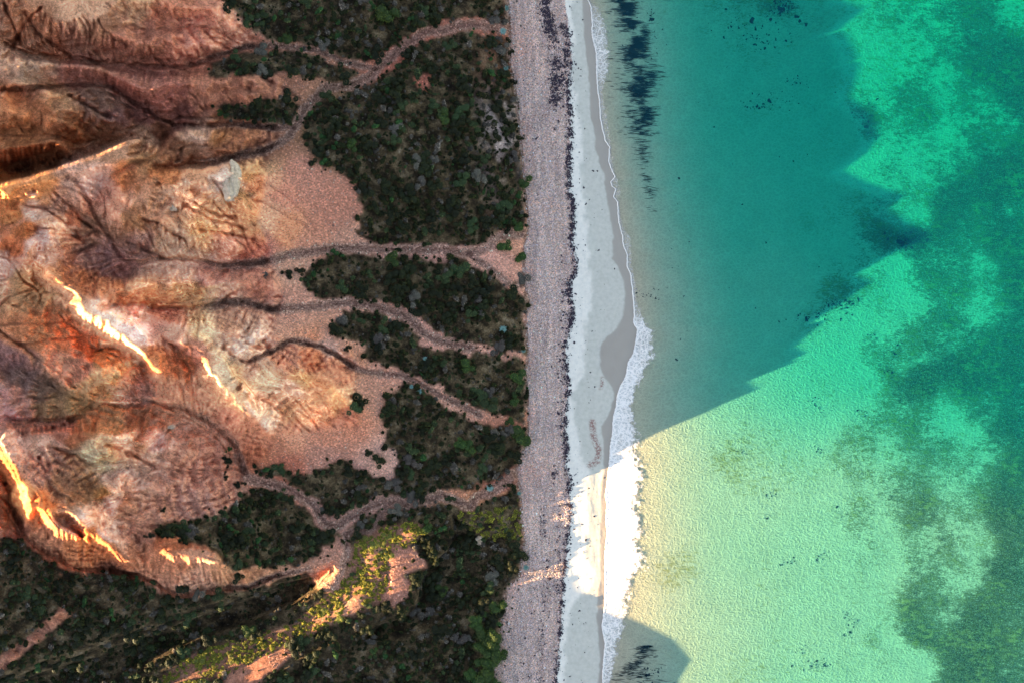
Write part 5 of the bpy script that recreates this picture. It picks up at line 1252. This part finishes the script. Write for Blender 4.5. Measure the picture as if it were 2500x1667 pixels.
# dry tussocks under and between
allV, allF, allC = [], [], []; off = 0
n = 5200; x = r.uniform(-30, 1285, n * 2); y = r.uniform(-30, 1695, n * 2)
k = r.random(n * 2) < samp(vegs, x, y, G) * .8; x = x[k][:n]; y = y[k][:n]; zr = terrain_z(x, y)
for i in range(5): protos[i] = leaf_cloud(26, 1.0, .55, .2, 800 + i, 1)
for i in range(5, 8): protos[i] = protos[i - 5]
gk = fbm(x / 50, y / 50, 511, 3) + .8 * np.exp(-((curve(PEBBLE_L, y) - x) / 80) ** 2) * smooth(700, 150, y)
for xx, yy, zz_, g in zip(x, y, zr, gk):
    sxs = 1.0; hsc = .6; put_mass(xx, yy, r.uniform(2.5, 5.5), 'grey' if r.random() < .35 + .6 * g else ('straw' if r.random() < .7 else 'olive'), r)
me = make_mesh('dry_tussocks', np.vstack(allV), np.vstack(allF), M_MASS, False, [('col', np.vstack(allC), 'FLOAT_COLOR')])
link('dry_tussocks', me, kind='stuff', label='dry grass tufts and grey twigs covering the ground between the shrubs', cat='grass')

# pale rock standing on the ridge nose, and boulders
def rock_obj(name, x, y, rx, ry, hgt, label, cat, seed, mat=M_ROCK, group=None, rot=0.):
    z = float(terrain_z(x, y)); X, Y = world_xy(x, y, z); f = PX * (1 - z / CAM_H)
    nu, nv = 72, 30; V = []
    for j in range(nv + 1):
        ph = j / nv * math.pi * .62
        for i in range(nu):
            th = i / nu * 2 * math.pi
            q = 1 + .30 * float(vnoise(np.array(math.cos(th) * 1.6 + seed), np.array(math.sin(th) * 1.6 + ph * 1.7), seed)) + .16 * float(fbm(np.array(math.cos(th) * 4 + seed + ph * 2), np.array(math.sin(th) * 4 + ph * 6), seed + 3, 4, .6))
            V.append([math.cos(th) * math.sin(ph + .02) * rx * f * q, math.sin(th) * math.sin(ph + .02) * ry * f * q, (math.cos(ph) * hgt - .45 * hgt) * (.3 + .7 * q) + .12 * hgt * float(vnoise(np.array(th * 5.), np.array(ph * 9.), seed))])
    F = [[j * nu + i, j * nu + (i + 1) % nu, (j + 1) * nu + (i + 1) % nu, (j + 1) * nu + i] for j in range(nv) for i in range(nu)]
    o = link(name, make_mesh(name, V, [q[::-1] for q in F], mat, True), label=label, cat=cat, loc=(X, Y, z - .1), group=group); o.rotation_euler.z = rot
    return o
rock_obj('rock_outcrop', 563, 446, 20, 44, .75, 'big pale grey rock on the nose of the orange ridge', 'rock', 3)
rock_obj('rock_outcrop', 420, 508, 9, 7, .5, 'small cream block halfway down the banded slope', 'rock', 5)
rock_obj('rock_outcrop', 414, 1041, 11, 7, .5, 'white block on the lower pale slope', 'rock', 8)
rock_obj('rock_outcrop', 1170, 1317, 14, 20, .9, 'pale boulder in the sunlit scrub near the shingle', 'rock', 9)

print('objects', len(bpy.data.objects), 'tris~', sum(len(o.data.polygons) * 2 for o in bpy.data.objects if o.type == 'MESH' and o.data.users == 1))
